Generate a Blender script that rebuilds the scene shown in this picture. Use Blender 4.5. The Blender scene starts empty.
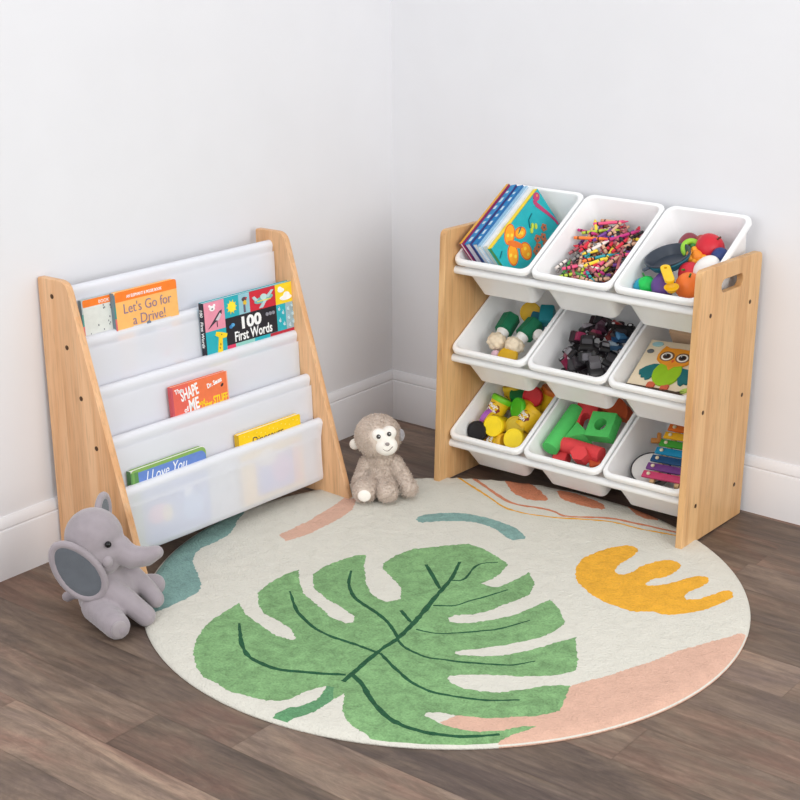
import bpy, bmesh, math, random
from mathutils import Matrix, Vector, noise
from mathutils.geometry import delaunay_2d_cdt
random.seed(7)
S = bpy.context.scene
COL = S.collection
PI = math.pi

# ------------------------------------------------------------------ materials
def nodes_of(name, rough=0.6, spec=0.4):
    m = bpy.data.materials.new(name); m.use_nodes = True
    nt = m.node_tree; b = nt.nodes['Principled BSDF']
    b.inputs['Roughness'].default_value = rough
    b.inputs['Specular IOR Level'].default_value = spec
    return m, nt, b

def mat(name, col, rough=0.5, var=0.06, scale=40.0, bump=0.0, bscale=300.0, spec=0.4, sheen=0.0, metal=0.0, coat=0.0, sss=0.0):
    m, nt, b = nodes_of(name, rough, spec)
    tc = nt.nodes.new('ShaderNodeTexCoord')
    n = nt.nodes.new('ShaderNodeTexNoise'); n.inputs['Scale'].default_value = scale; n.inputs['Detail'].default_value = 4
    nt.links.new(tc.outputs['Object'], n.inputs['Vector'])
    r = nt.nodes.new('ShaderNodeMapRange')
    r.inputs[1].default_value = 0.3; r.inputs[2].default_value = 0.7
    r.inputs[3].default_value = 1 - var; r.inputs[4].default_value = 1 + var
    nt.links.new(n.outputs['Fac'], r.inputs[0])
    mx = nt.nodes.new('ShaderNodeVectorMath'); mx.operation = 'SCALE'
    mx.inputs[0].default_value = col[:3]
    nt.links.new(r.outputs[0], mx.inputs['Scale'])
    nt.links.new(mx.outputs[0], b.inputs['Base Color'])
    b.inputs['Metallic'].default_value = metal
    b.inputs['Sheen Weight'].default_value = sheen
    b.inputs['Coat Weight'].default_value = coat
    if sss:
        b.inputs['Subsurface Weight'].default_value = sss
        b.inputs['Subsurface Radius'].default_value = (0.02, 0.02, 0.02)
        b.inputs['Subsurface Scale'].default_value = 0.3
    if bump:
        n2 = nt.nodes.new('ShaderNodeTexNoise'); n2.inputs['Scale'].default_value = bscale; n2.inputs['Detail'].default_value = 3
        nt.links.new(tc.outputs['Object'], n2.inputs['Vector'])
        bp = nt.nodes.new('ShaderNodeBump'); bp.inputs['Strength'].default_value = bump; bp.inputs['Distance'].default_value = 0.002
        nt.links.new(n2.outputs['Fac'], bp.inputs['Height'])
        nt.links.new(bp.outputs[0], b.inputs['Normal'])
    return m

def srgb(r, g, b):
    f = lambda c: (c/255/12.92) if c/255 <= 0.04045 else ((c/255+0.055)/1.055)**2.4
    return (f(r), f(g), f(b))

def wood_material(name, c1, c2, axis_scale):
    m, nt, b = nodes_of(name, 0.45, 0.35)
    N = nt.nodes.new; L = nt.links.new
    tc = N('ShaderNodeTexCoord')
    mp = N('ShaderNodeMapping'); mp.inputs['Scale'].default_value = axis_scale
    L(tc.outputs['Object'], mp.inputs['Vector'])
    # glued staves: a tone of its own for each strip along the board
    sep = N('ShaderNodeSeparateXYZ'); L(tc.outputs['Object'], sep.inputs[0])
    st = N('ShaderNodeMath'); st.operation = 'MULTIPLY'; st.inputs[1].default_value = 1/0.055
    ax = 0 if axis_scale[0] >= axis_scale[1] else 1
    L(sep.outputs[ax], st.inputs[0])
    fl = N('ShaderNodeMath'); fl.operation = 'FLOOR'; L(st.outputs[0], fl.inputs[0])
    wn = N('ShaderNodeTexWhiteNoise'); wn.noise_dimensions = '1D'; L(fl.outputs[0], wn.inputs['W'])
    n1 = N('ShaderNodeTexNoise'); n1.inputs['Scale'].default_value = 1.0; n1.inputs['Detail'].default_value = 6; n1.inputs['Distortion'].default_value = 0.9
    off = N('ShaderNodeVectorMath'); off.operation = 'ADD'
    cmb = N('ShaderNodeCombineXYZ'); m10 = N('ShaderNodeMath'); m10.operation = 'MULTIPLY'; m10.inputs[1].default_value = 17
    L(wn.outputs['Value'], m10.inputs[0]); L(m10.outputs[0], cmb.inputs[2])
    L(mp.outputs[0], off.inputs[0]); L(cmb.outputs[0], off.inputs[1]); L(off.outputs[0], n1.inputs['Vector'])
    ramp = N('ShaderNodeValToRGB')
    ramp.color_ramp.elements[0].position = 0.32; ramp.color_ramp.elements[0].color = (*c1, 1)
    ramp.color_ramp.elements[1].position = 0.62; ramp.color_ramp.elements[1].color = (*c2, 1)
    L(n1.outputs['Fac'], ramp.inputs[0])
    tone = N('ShaderNodeMapRange'); tone.inputs[3].default_value = 0.93; tone.inputs[4].default_value = 1.05
    L(wn.outputs['Value'], tone.inputs[0])
    sc = N('ShaderNodeVectorMath'); sc.operation = 'SCALE'
    L(ramp.outputs[0], sc.inputs[0]); L(tone.outputs[0], sc.inputs['Scale'])
    # fine dark pores
    mp2 = N('ShaderNodeMapping'); mp2.inputs['Scale'].default_value = (axis_scale[0]*9, axis_scale[1]*9, axis_scale[2]*9)
    L(tc.outputs['Object'], mp2.inputs['Vector'])
    n2 = N('ShaderNodeTexNoise'); n2.inputs['Scale'].default_value = 1.0; n2.inputs['Detail'].default_value = 2
    L(mp2.outputs[0], n2.inputs['Vector'])
    pr = N('ShaderNodeMapRange'); pr.inputs[1].default_value = 0.25; pr.inputs[2].default_value = 0.5; pr.inputs[3].default_value = 0.80; pr.inputs[4].default_value = 1.0
    L(n2.outputs['Fac'], pr.inputs[0])
    sc2 = N('ShaderNodeVectorMath'); sc2.operation = 'SCALE'
    L(sc.outputs[0], sc2.inputs[0]); L(pr.outputs[0], sc2.inputs['Scale'])
    L(sc2.outputs[0], b.inputs['Base Color'])
    bp = N('ShaderNodeBump'); bp.inputs['Strength'].default_value = 0.12; bp.inputs['Distance'].default_value = 0.001
    L(n2.outputs['Fac'], bp.inputs['Height']); L(bp.outputs[0], b.inputs['Normal'])
    return m

def floor_material():
    m, nt, b = nodes_of('floor_planks', 0.48, 0.35)
    N = nt.nodes.new; L = nt.links.new
    at = N('ShaderNodeAttribute'); at.attribute_name = 'tone'; at.attribute_type = 'GEOMETRY'
    sp = N('ShaderNodeSeparateColor'); L(at.outputs['Color'], sp.inputs[0])
    tc = N('ShaderNodeTexCoord')
    off = N('ShaderNodeVectorMath'); off.operation = 'ADD'
    cm = N('ShaderNodeCombineXYZ'); k = N('ShaderNodeMath'); k.operation = 'MULTIPLY'; k.inputs[1].default_value = 31
    L(sp.outputs[1], k.inputs[0]); L(k.outputs[0], cm.inputs[2]); L(k.outputs[0], cm.inputs[0])
    L(tc.outputs['Object'], off.inputs[0]); L(cm.outputs[0], off.inputs[1])
    def grain(scale, det, dist, rough=0.6):
        mp = N('ShaderNodeMapping'); mp.inputs['Scale'].default_value = scale
        L(off.outputs[0], mp.inputs['Vector'])
        n = N('ShaderNodeTexNoise'); n.inputs['Scale'].default_value = 1; n.inputs['Detail'].default_value = det; n.inputs['Distortion'].default_value = dist
        n.inputs['Roughness'].default_value = rough
        L(mp.outputs[0], n.inputs['Vector']); return n
    g1 = grain((3.0, 15, 1), 9, 1.6, 0.72); g2 = grain((1.6, 5.5, 1), 4, 1.0); g3 = grain((8, 95, 1), 4, 0.6); g4 = grain((11, 26, 1), 8, 2.6, 0.8)
    r1 = N('ShaderNodeValToRGB'); e = r1.color_ramp.elements
    e[0].position = 0.34; e[0].color = (*srgb(82, 66, 58), 1); e[1].position = 0.66; e[1].color = (*srgb(160, 137, 119), 1)
    x = e.new(0.47); x.color = (*srgb(115, 94, 84), 1)
    L(g1.outputs['Fac'], r1.inputs[0])
    r2 = N('ShaderNodeValToRGB'); e = r2.color_ramp.elements
    e[0].position = 0.36; e[0].color = (*srgb(94, 84, 80), 1); e[1].position = 0.64; e[1].color = (*srgb(140, 106, 90), 1)
    x = e.new(0.52); x.color = (*srgb(122, 106, 90), 1)
    L(g2.outputs['Fac'], r2.inputs[0])
    mx = N('ShaderNodeMix'); mx.data_type = 'RGBA'; mx.inputs[0].default_value = 0.5
    L(r1.outputs[0], mx.inputs[6]); L(r2.outputs[0], mx.inputs[7])
    pores = N('ShaderNodeMapRange'); pores.inputs[1].default_value = 0.3; pores.inputs[2].default_value = 0.6; pores.inputs[3].default_value = 0.80; pores.inputs[4].default_value = 1.10
    L(g3.outputs['Fac'], pores.inputs[0])
    scuff = N('ShaderNodeMapRange'); scuff.inputs[1].default_value = 0.32; scuff.inputs[2].default_value = 0.66; scuff.inputs[3].default_value = 0.84; scuff.inputs[4].default_value = 1.14
    L(g4.outputs['Fac'], scuff.inputs[0])
    m3 = N('ShaderNodeMath'); m3.operation = 'MULTIPLY'; L(pores.outputs[0], m3.inputs[0]); L(scuff.outputs[0], m3.inputs[1])
    tn = N('ShaderNodeMapRange'); tn.inputs[3].default_value = 0.66; tn.inputs[4].default_value = 1.26
    L(sp.outputs[0], tn.inputs[0])
    mu = N('ShaderNodeMath'); mu.operation = 'MULTIPLY'; L(m3.outputs[0], mu.inputs[0]); L(tn.outputs[0], mu.inputs[1])
    sc = N('ShaderNodeVectorMath'); sc.operation = 'SCALE'; L(mx.outputs[2], sc.inputs[0]); L(mu.outputs[0], sc.inputs['Scale'])
    L(sc.outputs[0], b.inputs['Base Color'])
    bp = N('ShaderNodeBump'); bp.inputs['Strength'].default_value = 0.15; bp.inputs['Distance'].default_value = 0.001
    L(g3.outputs['Fac'], bp.inputs['Height']); L(bp.outputs[0], b.inputs['Normal'])
    return m

def sheer_material():
    m = bpy.data.materials.new('sheer_white_fabric'); m.use_nodes = True
    nt = m.node_tree; nt.nodes.clear(); N = nt.nodes.new; L = nt.links.new
    out = N('ShaderNodeOutputMaterial')
    d = N('ShaderNodeBsdfDiffuse'); d.inputs['Color'].default_value = (0.93, 0.938, 0.995, 1)
    t = N('ShaderNodeBsdfTranslucent'); t.inputs['Color'].default_value = (0.95, 0.95, 0.99, 1)
    tr = N('ShaderNodeBsdfTransparent')
    tc = N('ShaderNodeTexCoord'); n = N('ShaderNodeTexNoise'); n.inputs['Scale'].default_value = 700
    L(tc.outputs['Object'], n.inputs['Vector'])
    w = N('ShaderNodeTexNoise'); w.inputs['Scale'].default_value = 14; L(tc.outputs['Object'], w.inputs['Vector'])
    ad = N('ShaderNodeMath'); ad.operation = 'MULTIPLY_ADD'; ad.inputs[1].default_value = 3.0
    L(w.outputs['Fac'], ad.inputs[0]); L(n.outputs['Fac'], ad.inputs[2])
    bp = N('ShaderNodeBump'); bp.inputs['Strength'].default_value = 0.25; bp.inputs['Distance'].default_value = 0.002
    L(ad.outputs[0], bp.inputs['Height']); L(bp.outputs[0], d.inputs['Normal']); L(bp.outputs[0], t.inputs['Normal'])
    m1 = N('ShaderNodeMixShader'); m1.inputs[0].default_value = 0.16
    L(d.outputs[0], m1.inputs[1]); L(t.outputs[0], m1.inputs[2])
    m2 = N('ShaderNodeMixShader'); m2.inputs[0].default_value = 0.22
    L(m1.outputs[0], m2.inputs[1]); L(tr.outputs[0], m2.inputs[2])
    L(m2.outputs[0], out.inputs[0])
    return m

WOOD_V = wood_material('oak_board', srgb(218, 164, 116), srgb(234, 188, 144), (26, 26, 1.6))
WALL = mat('white_wall_paint', (0.80, 0.80, 0.825), 0.75, 0.012, 6, 0.05, 500, 0.2)
TRIM = mat('white_trim_paint', (0.80, 0.80, 0.825), 0.4, 0.012, 8, spec=0.4)
FLOOR = floor_material()
SHEER = sheer_material()
PLASTIC = mat('white_bin_plastic', (0.93, 0.93, 0.935), 0.35, 0.01, 10, 0.03, 400, 0.45, sss=0.35)
RAILM = mat('white_rail_enamel', (0.90, 0.90, 0.905), 0.4, 0.01, 10)
SCREW = mat('dark_screw_metal', srgb(88, 62, 40), 0.4, 0.05, 100, metal=0.5)
_cm = {}
def C(r, g, b, rough=0.5, **k):
    key = (r, g, b, rough, tuple(sorted(k.items())))
    if key not in _cm:
        _cm[key] = mat('paint_%d_%d_%d' % (r, g, b), srgb(r, g, b), rough, k.pop('var', 0.05), k.pop('scale', 60), **k)
    return _cm[key]

# ------------------------------------------------------------------ mesh helpers
class MB:
    def __init__(self):
        self.bm = bmesh.new(); self.mi = 0
    def _add(self, vs, M):
        for v in vs: v.co = M @ v.co
    def _mark(self, vs):
        fs = set(f for v in vs for f in v.link_faces)
        for f in fs: f.material_index = self.mi
        return self
    def box(self, c, s, R=None, bevel=0.0, seg=2):
        r = bmesh.ops.create_cube(self.bm, size=1.0); vs = r['verts']
        for v in vs: v.co = Vector((v.co.x*s[0], v.co.y*s[1], v.co.z*s[2]))
        if bevel:
            es = list(set(e for v in vs for e in v.link_edges))
            rb = bmesh.ops.bevel(self.bm, geom=es, offset=bevel, segments=seg, profile=0.5, affect='EDGES')
            vs = list(set(vs) & set(self.bm.verts)) if False else [v for v in set(rb['verts']) | set(v for v in vs if v.is_valid)]
        M = Matrix.Translation(c) @ (R.to_4x4() if R else Matrix.Identity(4))
        self._add(vs, M); return self._mark(vs)
    def ball(self, c, r, R=None, sub=3, squash=None):
        rr = bmesh.ops.create_icosphere(self.bm, subdivisions=sub, radius=1.0); vs = rr['verts']
        if not hasattr(r, '__len__'): r = (r, r, r)
        M = Matrix.Translation(c) @ (R.to_4x4() if R else Matrix.Identity(4)) @ Matrix.Diagonal((*r, 1))
        self._add(vs, M); return self._mark(vs)
    def cone(self, a, b, r1, r2=None, seg=24, caps=True):
        a = Vector(a); b = Vector(b); d = b - a; r2 = r1 if r2 is None else r2
        rr = bmesh.ops.create_cone(self.bm, cap_ends=caps, cap_tris=False, segments=seg, radius1=r1, radius2=r2, depth=d.length)
        vs = rr['verts']
        M = Matrix.Translation((a + b)/2) @ d.to_track_quat('Z', 'Y').to_matrix().to_4x4()
        self._add(vs, M); return self._mark(vs)
    def capsule(self, a, b, r1, r2, n=7):
        a = Vector(a); b = Vector(b)
        for i in range(n):
            t = i/(n-1); self.ball(a.lerp(b, t), r1 + (r2-r1)*t, sub=2)
        return self
    def prism(self, poly, z0, z1, M=None):
        M = M or Matrix.Identity(4)
        a = [self.bm.verts.new(M @ Vector((x, y, z0))) for x, y in poly]
        b = [self.bm.verts.new(M @ Vector((x, y, z1))) for x, y in poly]
        n = len(poly); fs = []
        area = sum(poly[i][0]*poly[(i+1) % n][1]-poly[(i+1) % n][0]*poly[i][1] for i in range(n))
        if area < 0: a.reverse(); b.reverse()
        fs.append(self.bm.faces.new(list(reversed(a)))); fs.append(self.bm.faces.new(b))
        for i in range(n):
            fs.append(self.bm.faces.new((a[i], a[(i+1) % n], b[(i+1) % n], b[i])))
        for f in fs: f.material_index = self.mi
        return self
    def loft(self, loops, cap0=False, cap1=False):
        L = [[self.bm.verts.new(p) for p in l] for l in loops]; n = len(L[0])
        for i in range(len(L)-1):
            for j in range(n):
                f = self.bm.faces.new((L[i][j], L[i][(j+1) % n], L[i+1][(j+1) % n], L[i+1][j])); f.material_index = self.mi
        if cap0: self.bm.faces.new(list(reversed(L[0]))).material_index = self.mi
        if cap1: self.bm.faces.new(L[-1]).material_index = self.mi
        return self
    def lathe(self, prof, M=None, seg=28, caps=True):
        M = M or Matrix.Identity(4)
        loops = [[M @ Vector((r*math.cos(2*PI*k/seg), r*math.sin(2*PI*k/seg), z)) for k in range(seg)] for r, z in prof]
        return self.loft(loops, caps, caps)
    def tube(self, pts, r, seg=10):
        pts = [Vector(p) for p in pts]
        loops = []
        up = Vector((0.13, 0.31, 0.94))
        for i, p in enumerate(pts):
            t = (pts[min(i+1, len(pts)-1)] - pts[max(i-1, 0)]).normalized()
            x = t.cross(up).normalized(); y = x.cross(t)
            rr = r[i] if hasattr(r, '__len__') else r
            loops.append([p + (x*math.cos(2*PI*k/seg) + y*math.sin(2*PI*k/seg))*rr for k in range(seg)])
        return self.loft(loops, True, True)
    def build(self, name, mats, parent=None, M=None, smooth=35, bev=None):
        me = bpy.data.meshes.new(name)
        bmesh.ops.recalc_face_normals(self.bm, faces=self.bm.faces[:])
        self.bm.to_mesh(me); self.bm.free()
        return link(name, me, mats, parent, M, smooth)

def link(name, me, mats, parent=None, M=None, smooth=35):
    if not isinstance(mats, (list, tuple)): mats = [mats]
    for m in mats: me.materials.append(m)
    if smooth is not None:
        for p in me.polygons: p.use_smooth = True
        me.set_sharp_from_angle(angle=math.radians(smooth))
    o = bpy.data.objects.new(name, me); COL.objects.link(o)
    if parent: o.parent = parent
    if M is not None: o.matrix_local = M
    return o

def tag(o, label, cat, group=None):
    o['label'] = label; o['category'] = cat
    if group: o['group'] = group
    return o
def thing(name, label, cat, M=None, group=None):
    o = bpy.data.objects.new(name, None); COL.objects.link(o); o.empty_display_size = 0.05
    if M is not None: o.matrix_world = M
    return tag(o, label, cat, group)
def structure(o):
    o['kind'] = 'structure'; return o

def frame(o, x, y, z=None):
    x = Vector(x).normalized(); y = Vector(y); y = (y - x*y.dot(x)).normalized(); z = x.cross(y)
    M = Matrix((x, y, z)).transposed().to_4x4(); M.translation = Vector(o); return M

def axis_frame(o, zdir, roll=0.0):
    M = Vector(zdir).normalized().to_track_quat('Z', 'Y').to_matrix().to_4x4() @ Matrix.Rotation(roll, 4, 'Z')
    M.translation = Vector(o); return M

def text_mesh(name, body, size, m, parent, M, width=None, extrude=0.0003, shear=0.0, align='LEFT', yscale=None, bold=0.0):
    cu = bpy.data.curves.new(name, 'FONT'); cu.body = body; cu.size = size; cu.extrude = extrude; cu.shear = shear
    cu.align_x = align; cu.offset = bold; cu.resolution_u = 3
    tmp = bpy.data.objects.new('tmp_text', cu); COL.objects.link(tmp)
    bpy.context.view_layer.update()
    me = bpy.data.meshes.new_from_object(tmp.evaluated_get(bpy.context.evaluated_depsgraph_get()))
    bpy.data.objects.remove(tmp); bpy.data.curves.remove(cu)
    xs = [v.co.x for v in me.vertices]; w = max(xs) - min(xs)
    sx = (width/w) if width else 1.0; sy = yscale if yscale else sx
    for v in me.vertices: v.co.x = v.co.x*sx; v.co.y = v.co.y*sy
    me.name = name
    return link(name, me, m, parent, M, None)

def fused(name, mb, mats, parent=None, M=None, voxel=0.004, smooth=6, after=None):
    me = bpy.data.meshes.new('tmp'); mb.bm.to_mesh(me); mb.bm.free()
    o = bpy.data.objects.new('tmp_fuse', me); COL.objects.link(o)
    r = o.modifiers.new('r', 'REMESH'); r.mode = 'VOXEL'; r.voxel_size = voxel
    s = o.modifiers.new('s', 'SMOOTH'); s.factor = 0.5; s.iterations = smooth
    bpy.context.view_layer.update()
    out = bpy.data.meshes.new_from_object(o.evaluated_get(bpy.context.evaluated_depsgraph_get()))
    bpy.data.objects.remove(o); bpy.data.meshes.remove(me)
    out.name = name; out.materials.clear()
    if after: after(out)
    return link(name, out, mats, parent, M, 180)

def ellipse(cx, cy, rx, ry, n=20, rot=0.0):
    c, s = math.cos(rot), math.sin(rot)
    return [(cx + rx*math.cos(2*PI*k/n)*c - ry*math.sin(2*PI*k/n)*s, cy + rx*math.cos(2*PI*k/n)*s + ry*math.sin(2*PI*k/n)*c) for k in range(n)]
def rrect(x0, y0, x1, y1, r, n=5):
    P = []
    for cx, cy, a in ((x1-r, y1-r, 0), (x0+r, y1-r, PI/2), (x0+r, y0+r, PI), (x1-r, y0+r, 1.5*PI)):
        for k in range(n+1):
            t = a + PI/2*k/n; P.append((cx + r*math.cos(t), cy + r*math.sin(t)))
    return P

# ------------------------------------------------------------------ camera, light, world
YAW = 0.6714267586875283; PITCH = 0.3262131252737769; ROLL = -0.0013566700030479266
cam_d = bpy.data.cameras.new('camera'); cam = bpy.data.objects.new('camera', cam_d); COL.objects.link(cam)
cam_d.sensor_width = 36; cam_d.sensor_height = 36; cam_d.sensor_fit = 'HORIZONTAL'
cam_d.lens = 1543.2922438083995/800*36; cam_d.clip_start = 0.05
d = Vector((-math.sin(YAW)*math.cos(PITCH), math.cos(YAW)*math.cos(PITCH), -math.sin(PITCH)))
r = Vector((math.cos(YAW), math.sin(YAW), 0)); u = r.cross(d)
c_, s_ = math.cos(ROLL), math.sin(ROLL); r, u = c_*r + s_*u, c_*u - s_*r
Mc = Matrix((r, u, -d)).transposed().to_4x4(); Mc.translation = Vector((2.4812006224433207, -3.0926080914390845, 1.3941050322357524))
cam.matrix_world = Mc
S.camera = cam
vs = S.view_settings; S.display_settings.display_device = 'sRGB'
vs.view_transform = 'Standard'; vs.look = 'None'; vs.gamma = 1.0; vs.exposure = 0.0; vs.use_curve_mapping = False

w = bpy.data.worlds.new('soft_daylight'); S.world = w; w.use_nodes = True
bg = w.node_tree.nodes['Background']; bg.inputs[0].default_value = (0.97, 0.985, 1.0, 1); bg.inputs[1].default_value = 0.90

def area(name, loc, target, sx, sy, power, col=(1, 1, 1)):
    l = bpy.data.lights.new(name, 'AREA'); l.shape = 'RECTANGLE'; l.size = sx; l.size_y = sy; l.energy = power; l.color = col
    o = bpy.data.objects.new(name, l); COL.objects.link(o); o.location = loc
    o.rotation_euler = (Vector(target) - Vector(loc)).to_track_quat('-Z', 'Y').to_euler(); return o
area('window_daylight', (3.3, -1.35, 1.5), (0.2, -0.75, 0.35), 1.5, 1.5, 36, (1.0, 0.99, 0.97))
area('ceiling_softbox', (1.3, -2.4, 3.0), (0.6, -0.7, 0.0), 1.6, 1.6, 5, (1.0, 0.99, 0.98))
area('front_fill_light', (1.0, -3.7, 1.6), (0.15, -0.9, 0.4), 1.3, 1.3, 20, (0.99, 0.995, 1.0))  # unseen fill lamp, added to brighten the rack's near panel and slings

# ------------------------------------------------------------------ the room
def build_floor():
    bm = bmesh.new(); lay = bm.loops.layers.color.new('tone'); rnd = random.Random(5)
    base = bm.verts
    def quad(x0, x1, y0, y1, z, tone):
        f = bm.faces.new([bm.verts.new(p) for p in ((x0, y0, z), (x1, y0, z), (x1, y1, z), (x0, y1, z))])
        for l in f.loops: l[lay] = tone
    quad(-0.014, 3.8, -3.8, 0.014, -0.0016, (0.25, 0.5, 0, 1))
    g = 0.0003
    for k in range(-19, 13):
        y0 = -1.4815 + 0.1225*k; y1 = y0 + 0.1225
        if y0 > 0.014: break
        y1 = min(y1, 0.014)
        jo = {-1: 0.657, 0: 0.835, 10: 1.2}.get(k, rnd.uniform(0, 1.2))
        x = jo - 2.44
        while x < 3.8:
            x0, x1 = max(x, -0.014), min(x + 1.22, 3.8)
            t = rnd.random()
            if k == -1: t = 0.72 if x < 0.6 else 0.16
            if k == 0: t = 0.30 if x < 0.8 else 0.80
            if x1 > x0: quad(x0 + g, x1 - g, y0 + g, y1 - g, 0.0, (t, rnd.random(), 0, 1))
            x += 1.22
    me = bpy.data.meshes.new('floor'); bm.to_mesh(me); bm.free()
    return structure(link('floor', me, FLOOR, smooth=None))
build_floor()
m = MB(); m.box((-0.064, -1.85, 1.25), (0.1, 3.9, 2.5)); structure(m.build('wall_left', WALL, smooth=None))
m = MB(); m.box((1.893, 0.064, 1.25), (3.814, 0.1, 2.5)); structure(m.build('wall_right', WALL, smooth=None))
PROF = [(0.014, 0), (0, 0), (0, 0.104), (0.0015, 0.1075), (0.0038, 0.1085), (0.0038, 0.111), (0.0025, 0.113), (0.004, 0.122), (0.0075, 0.130), (0.0105, 0.134), (0.014, 0.134)]
def baseboard(name, along_x):
    bm = bmesh.new(); n = len(PROF)
    if along_x: A = [bm.verts.new((p, p*1.0, z)) for p, z in PROF]; B = [bm.verts.new((3.8, p, z)) for p, z in PROF]
    else: A = [bm.verts.new((-p, -3.8, z)) for p, z in PROF]; B = [bm.verts.new((-p, p, z)) for p, z in PROF]
    if along_x:
        for v, (p, z) in zip(A, PROF): v.co = Vector((-p, p, z))
    for i in range(n): bm.faces.new((A[i], A[(i+1) % n], B[(i+1) % n], B[i]))
    bm.faces.new(A); bm.faces.new(list(reversed(B)))
    bmesh.ops.recalc_face_normals(bm, faces=bm.faces[:])
    me = bpy.data.meshes.new(name); bm.to_mesh(me); bm.free()
    return structure(link(name, me, TRIM, smooth=30))
baseboard('baseboard_left', False); baseboard('baseboard_right', True)

# ------------------------------------------------------------------ rug
RUG = {
'leaf': [(-278,-311),(-272,-354),(-266,-400),(-251,-442),(-223,-488),(-191,-525),(-149,-556),(-117,-574),(-76,-574),(-39,-582),(2,-572),(34,-565),(55,-551),(65,-531),(69,-492),(85,-458),(95,-481),(104,-510),(95,-543),(80,-568),(79,-608),(102,-607),(110,-575),(123,-543),(122,-509),(126,-492),(126,-460),(135,-467),(153,-497),(184,-525),(216,-538),(256,-544),(289,-542),(328,-526),(370,-498),(409,-466),(430,-443),(439,-403),(454,-359),(458,-341),(437,-359),(423,-387),(393,-415),(362,-431),(337,-437),(305,-434),(285,-432),(283,-421),(302,-408),(330,-399),(373,-376),(394,-357),(419,-332),(440,-313),(455,-285),(462,-271),(444,-223),(427,-183),(397,-210),(371,-249),(343,-284),(313,-304),(281,-315),(256,-311),(239,-303),(237,-292),(254,-271),(292,-243),(338,-214),(366,-190),(392,-162),(407,-131),(387,-93),(356,-51),(337,-20),(321,-53),(305,-97),(286,-137),(264,-170),(236,-195),(204,-215),(189,-214),(192,-199),(218,-171),(242,-139),(264,-104),(282,-63),(293,-23),(288,16),(250,58),(207,87),(202,43),(191,-11),(172,-53),(148,-87),(127,-111),(109,-120),(96,-108),(97,-90),(126,-62),(140,-28),(151,26),(157,54),(161,80),(141,131),(99,172),(100,129),(93,74),(77,62),(55,63),(58,96),(57,126),(42,177),(4,194),(-44,209),(-87,209),(-107,186),(-132,153),(-163,115),(-171,62),(-167,13),(-148,-11),(-109,-30),(-61,-59),(-30,-99),(-42,-126),(-66,-128),(-95,-116),(-136,-82),(-189,-24),(-225,26),(-239,8),(-249,-33),(-256,-77),(-248,-121),(-205,-167),(-152,-190),(-106,-200),(-55,-216),(-39,-236),(-48,-249),(-92,-246),(-143,-224),(-207,-198),(-251,-161),(-288,-121),(-295,-152),(-292,-205),(-279,-255),(-241,-295),(-198,-318),(-161,-322),(-120,-333),(-85,-354),(-82,-366),(-121,-371),(-162,-361),(-229,-342)] ,
'yellow': [(203,192),(166,247),(151,299),(158,348),(175,395),(196,422),(224,413),(231,373),(230,313),(240,283),(258,275),(270,297),(271,346),(288,391),(313,411),(337,398),(342,370),(340,330),(322,298),(323,262),(349,283),(368,322),(384,368),(405,382),(419,362),(419,323),(408,284),(419,255),(441,272),(454,311),(464,346),(480,350),(493,322),(488,289),(478,244),(453,197),(426,166),(396,168),(367,140),(334,139),(295,145),(258,157)] ,
'pink': [(628,346),(581,205),(552,134),(519,57),(498,-10),(464,-105),(433,-176),(403,-246),(370,-322),(331,-400),(322,-434),(367,-452),(443,-461),(564,-545),(699,-403),(806,-42)] ,
'teal': [(-570,-17),(-555,-38),(-531,-82),(-528,-132),(-527,-183),(-497,-229),(-445,-264),(-391,-304),(-375,-337),(-374,-388),(-373,-430),(-387,-478),(-504,-480),(-675,-302),(-729,-135),(-703,-2),(-661,70),(-598,43)] ,
'strip': [(-444,-14),(-409,-28),(-395,35),(-397,120),(-410,199),(-444,257),(-470,244),(-461,205),(-446,92)] ,
'arc': [(-265,249),(-258,289),(-204,339),(-131,355),(-54,347),(1,313),(-28,282),(-93,316),(-155,314),(-215,267),(-242,234)] ,
'blob1': [(-248,575),(-200,595),(-139,569),(-79,525),(-114,497),(-175,509)] ,
'blob2': [(-108,594),(-57,602),(23,591),(53,557),(1,546),(-64,549)] ,
'blob3': [(69,615),(122,611),(187,581),(136,569)] ,
}
STROKES = [('vein',3.2,[(97,-428),(74,-305),(71,-235),(57,-171),(28,-77),(8,-11),(-8,44),(-45,122)]),('vein',2.6,[(-92,65),(2,-10)]),('vein',1.6,[(-5,34),(18,52),(-6,120),(-5,147),(19,173)]),('vein',1.4,[(38,-81),(72,-57),(83,-17),(101,27),(114,73)]),('vein',2,[(1,-138),(49,-167)]),('vein',1.4,[(75,-184),(120,-173),(158,-133),(200,-86),(227,-15)]),('vein',2.4,[(68,-232),(11,-192),(-53,-170),(-107,-155),(-159,-112),(-198,-56)]),('vein',1.8,[(69,-237),(103,-257),(160,-262),(216,-238),(269,-210),(300,-191),(328,-149)]),('vein',2.2,[(77,-303),(9,-305),(-37,-310),(-98,-299),(-163,-268),(-234,-208)]),('vein',2.2,[(80,-301),(144,-333),(200,-356),(248,-360),(298,-343),(332,-330),(387,-286)]),('vein',2.6,[(84,-405),(44,-432),(-29,-471),(-96,-470),(-148,-440),(-215,-376)]),('vein',3.0,[(93,-398),(132,-414),(174,-445),(236,-476),(286,-483),(330,-473),(371,-453),(402,-427),(425,-402)]),('yl',1.6,[(-351,518),(-217,460),(-136,422),(-85,425),(-10,450),(93,510),(179,513),(252,532),(293,536)]),('ol',2.2,[(-322,541),(-209,482),(-136,453),(-51,482),(1,464),(82,527),(191,540),(244,546),(272,554)])]

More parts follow.
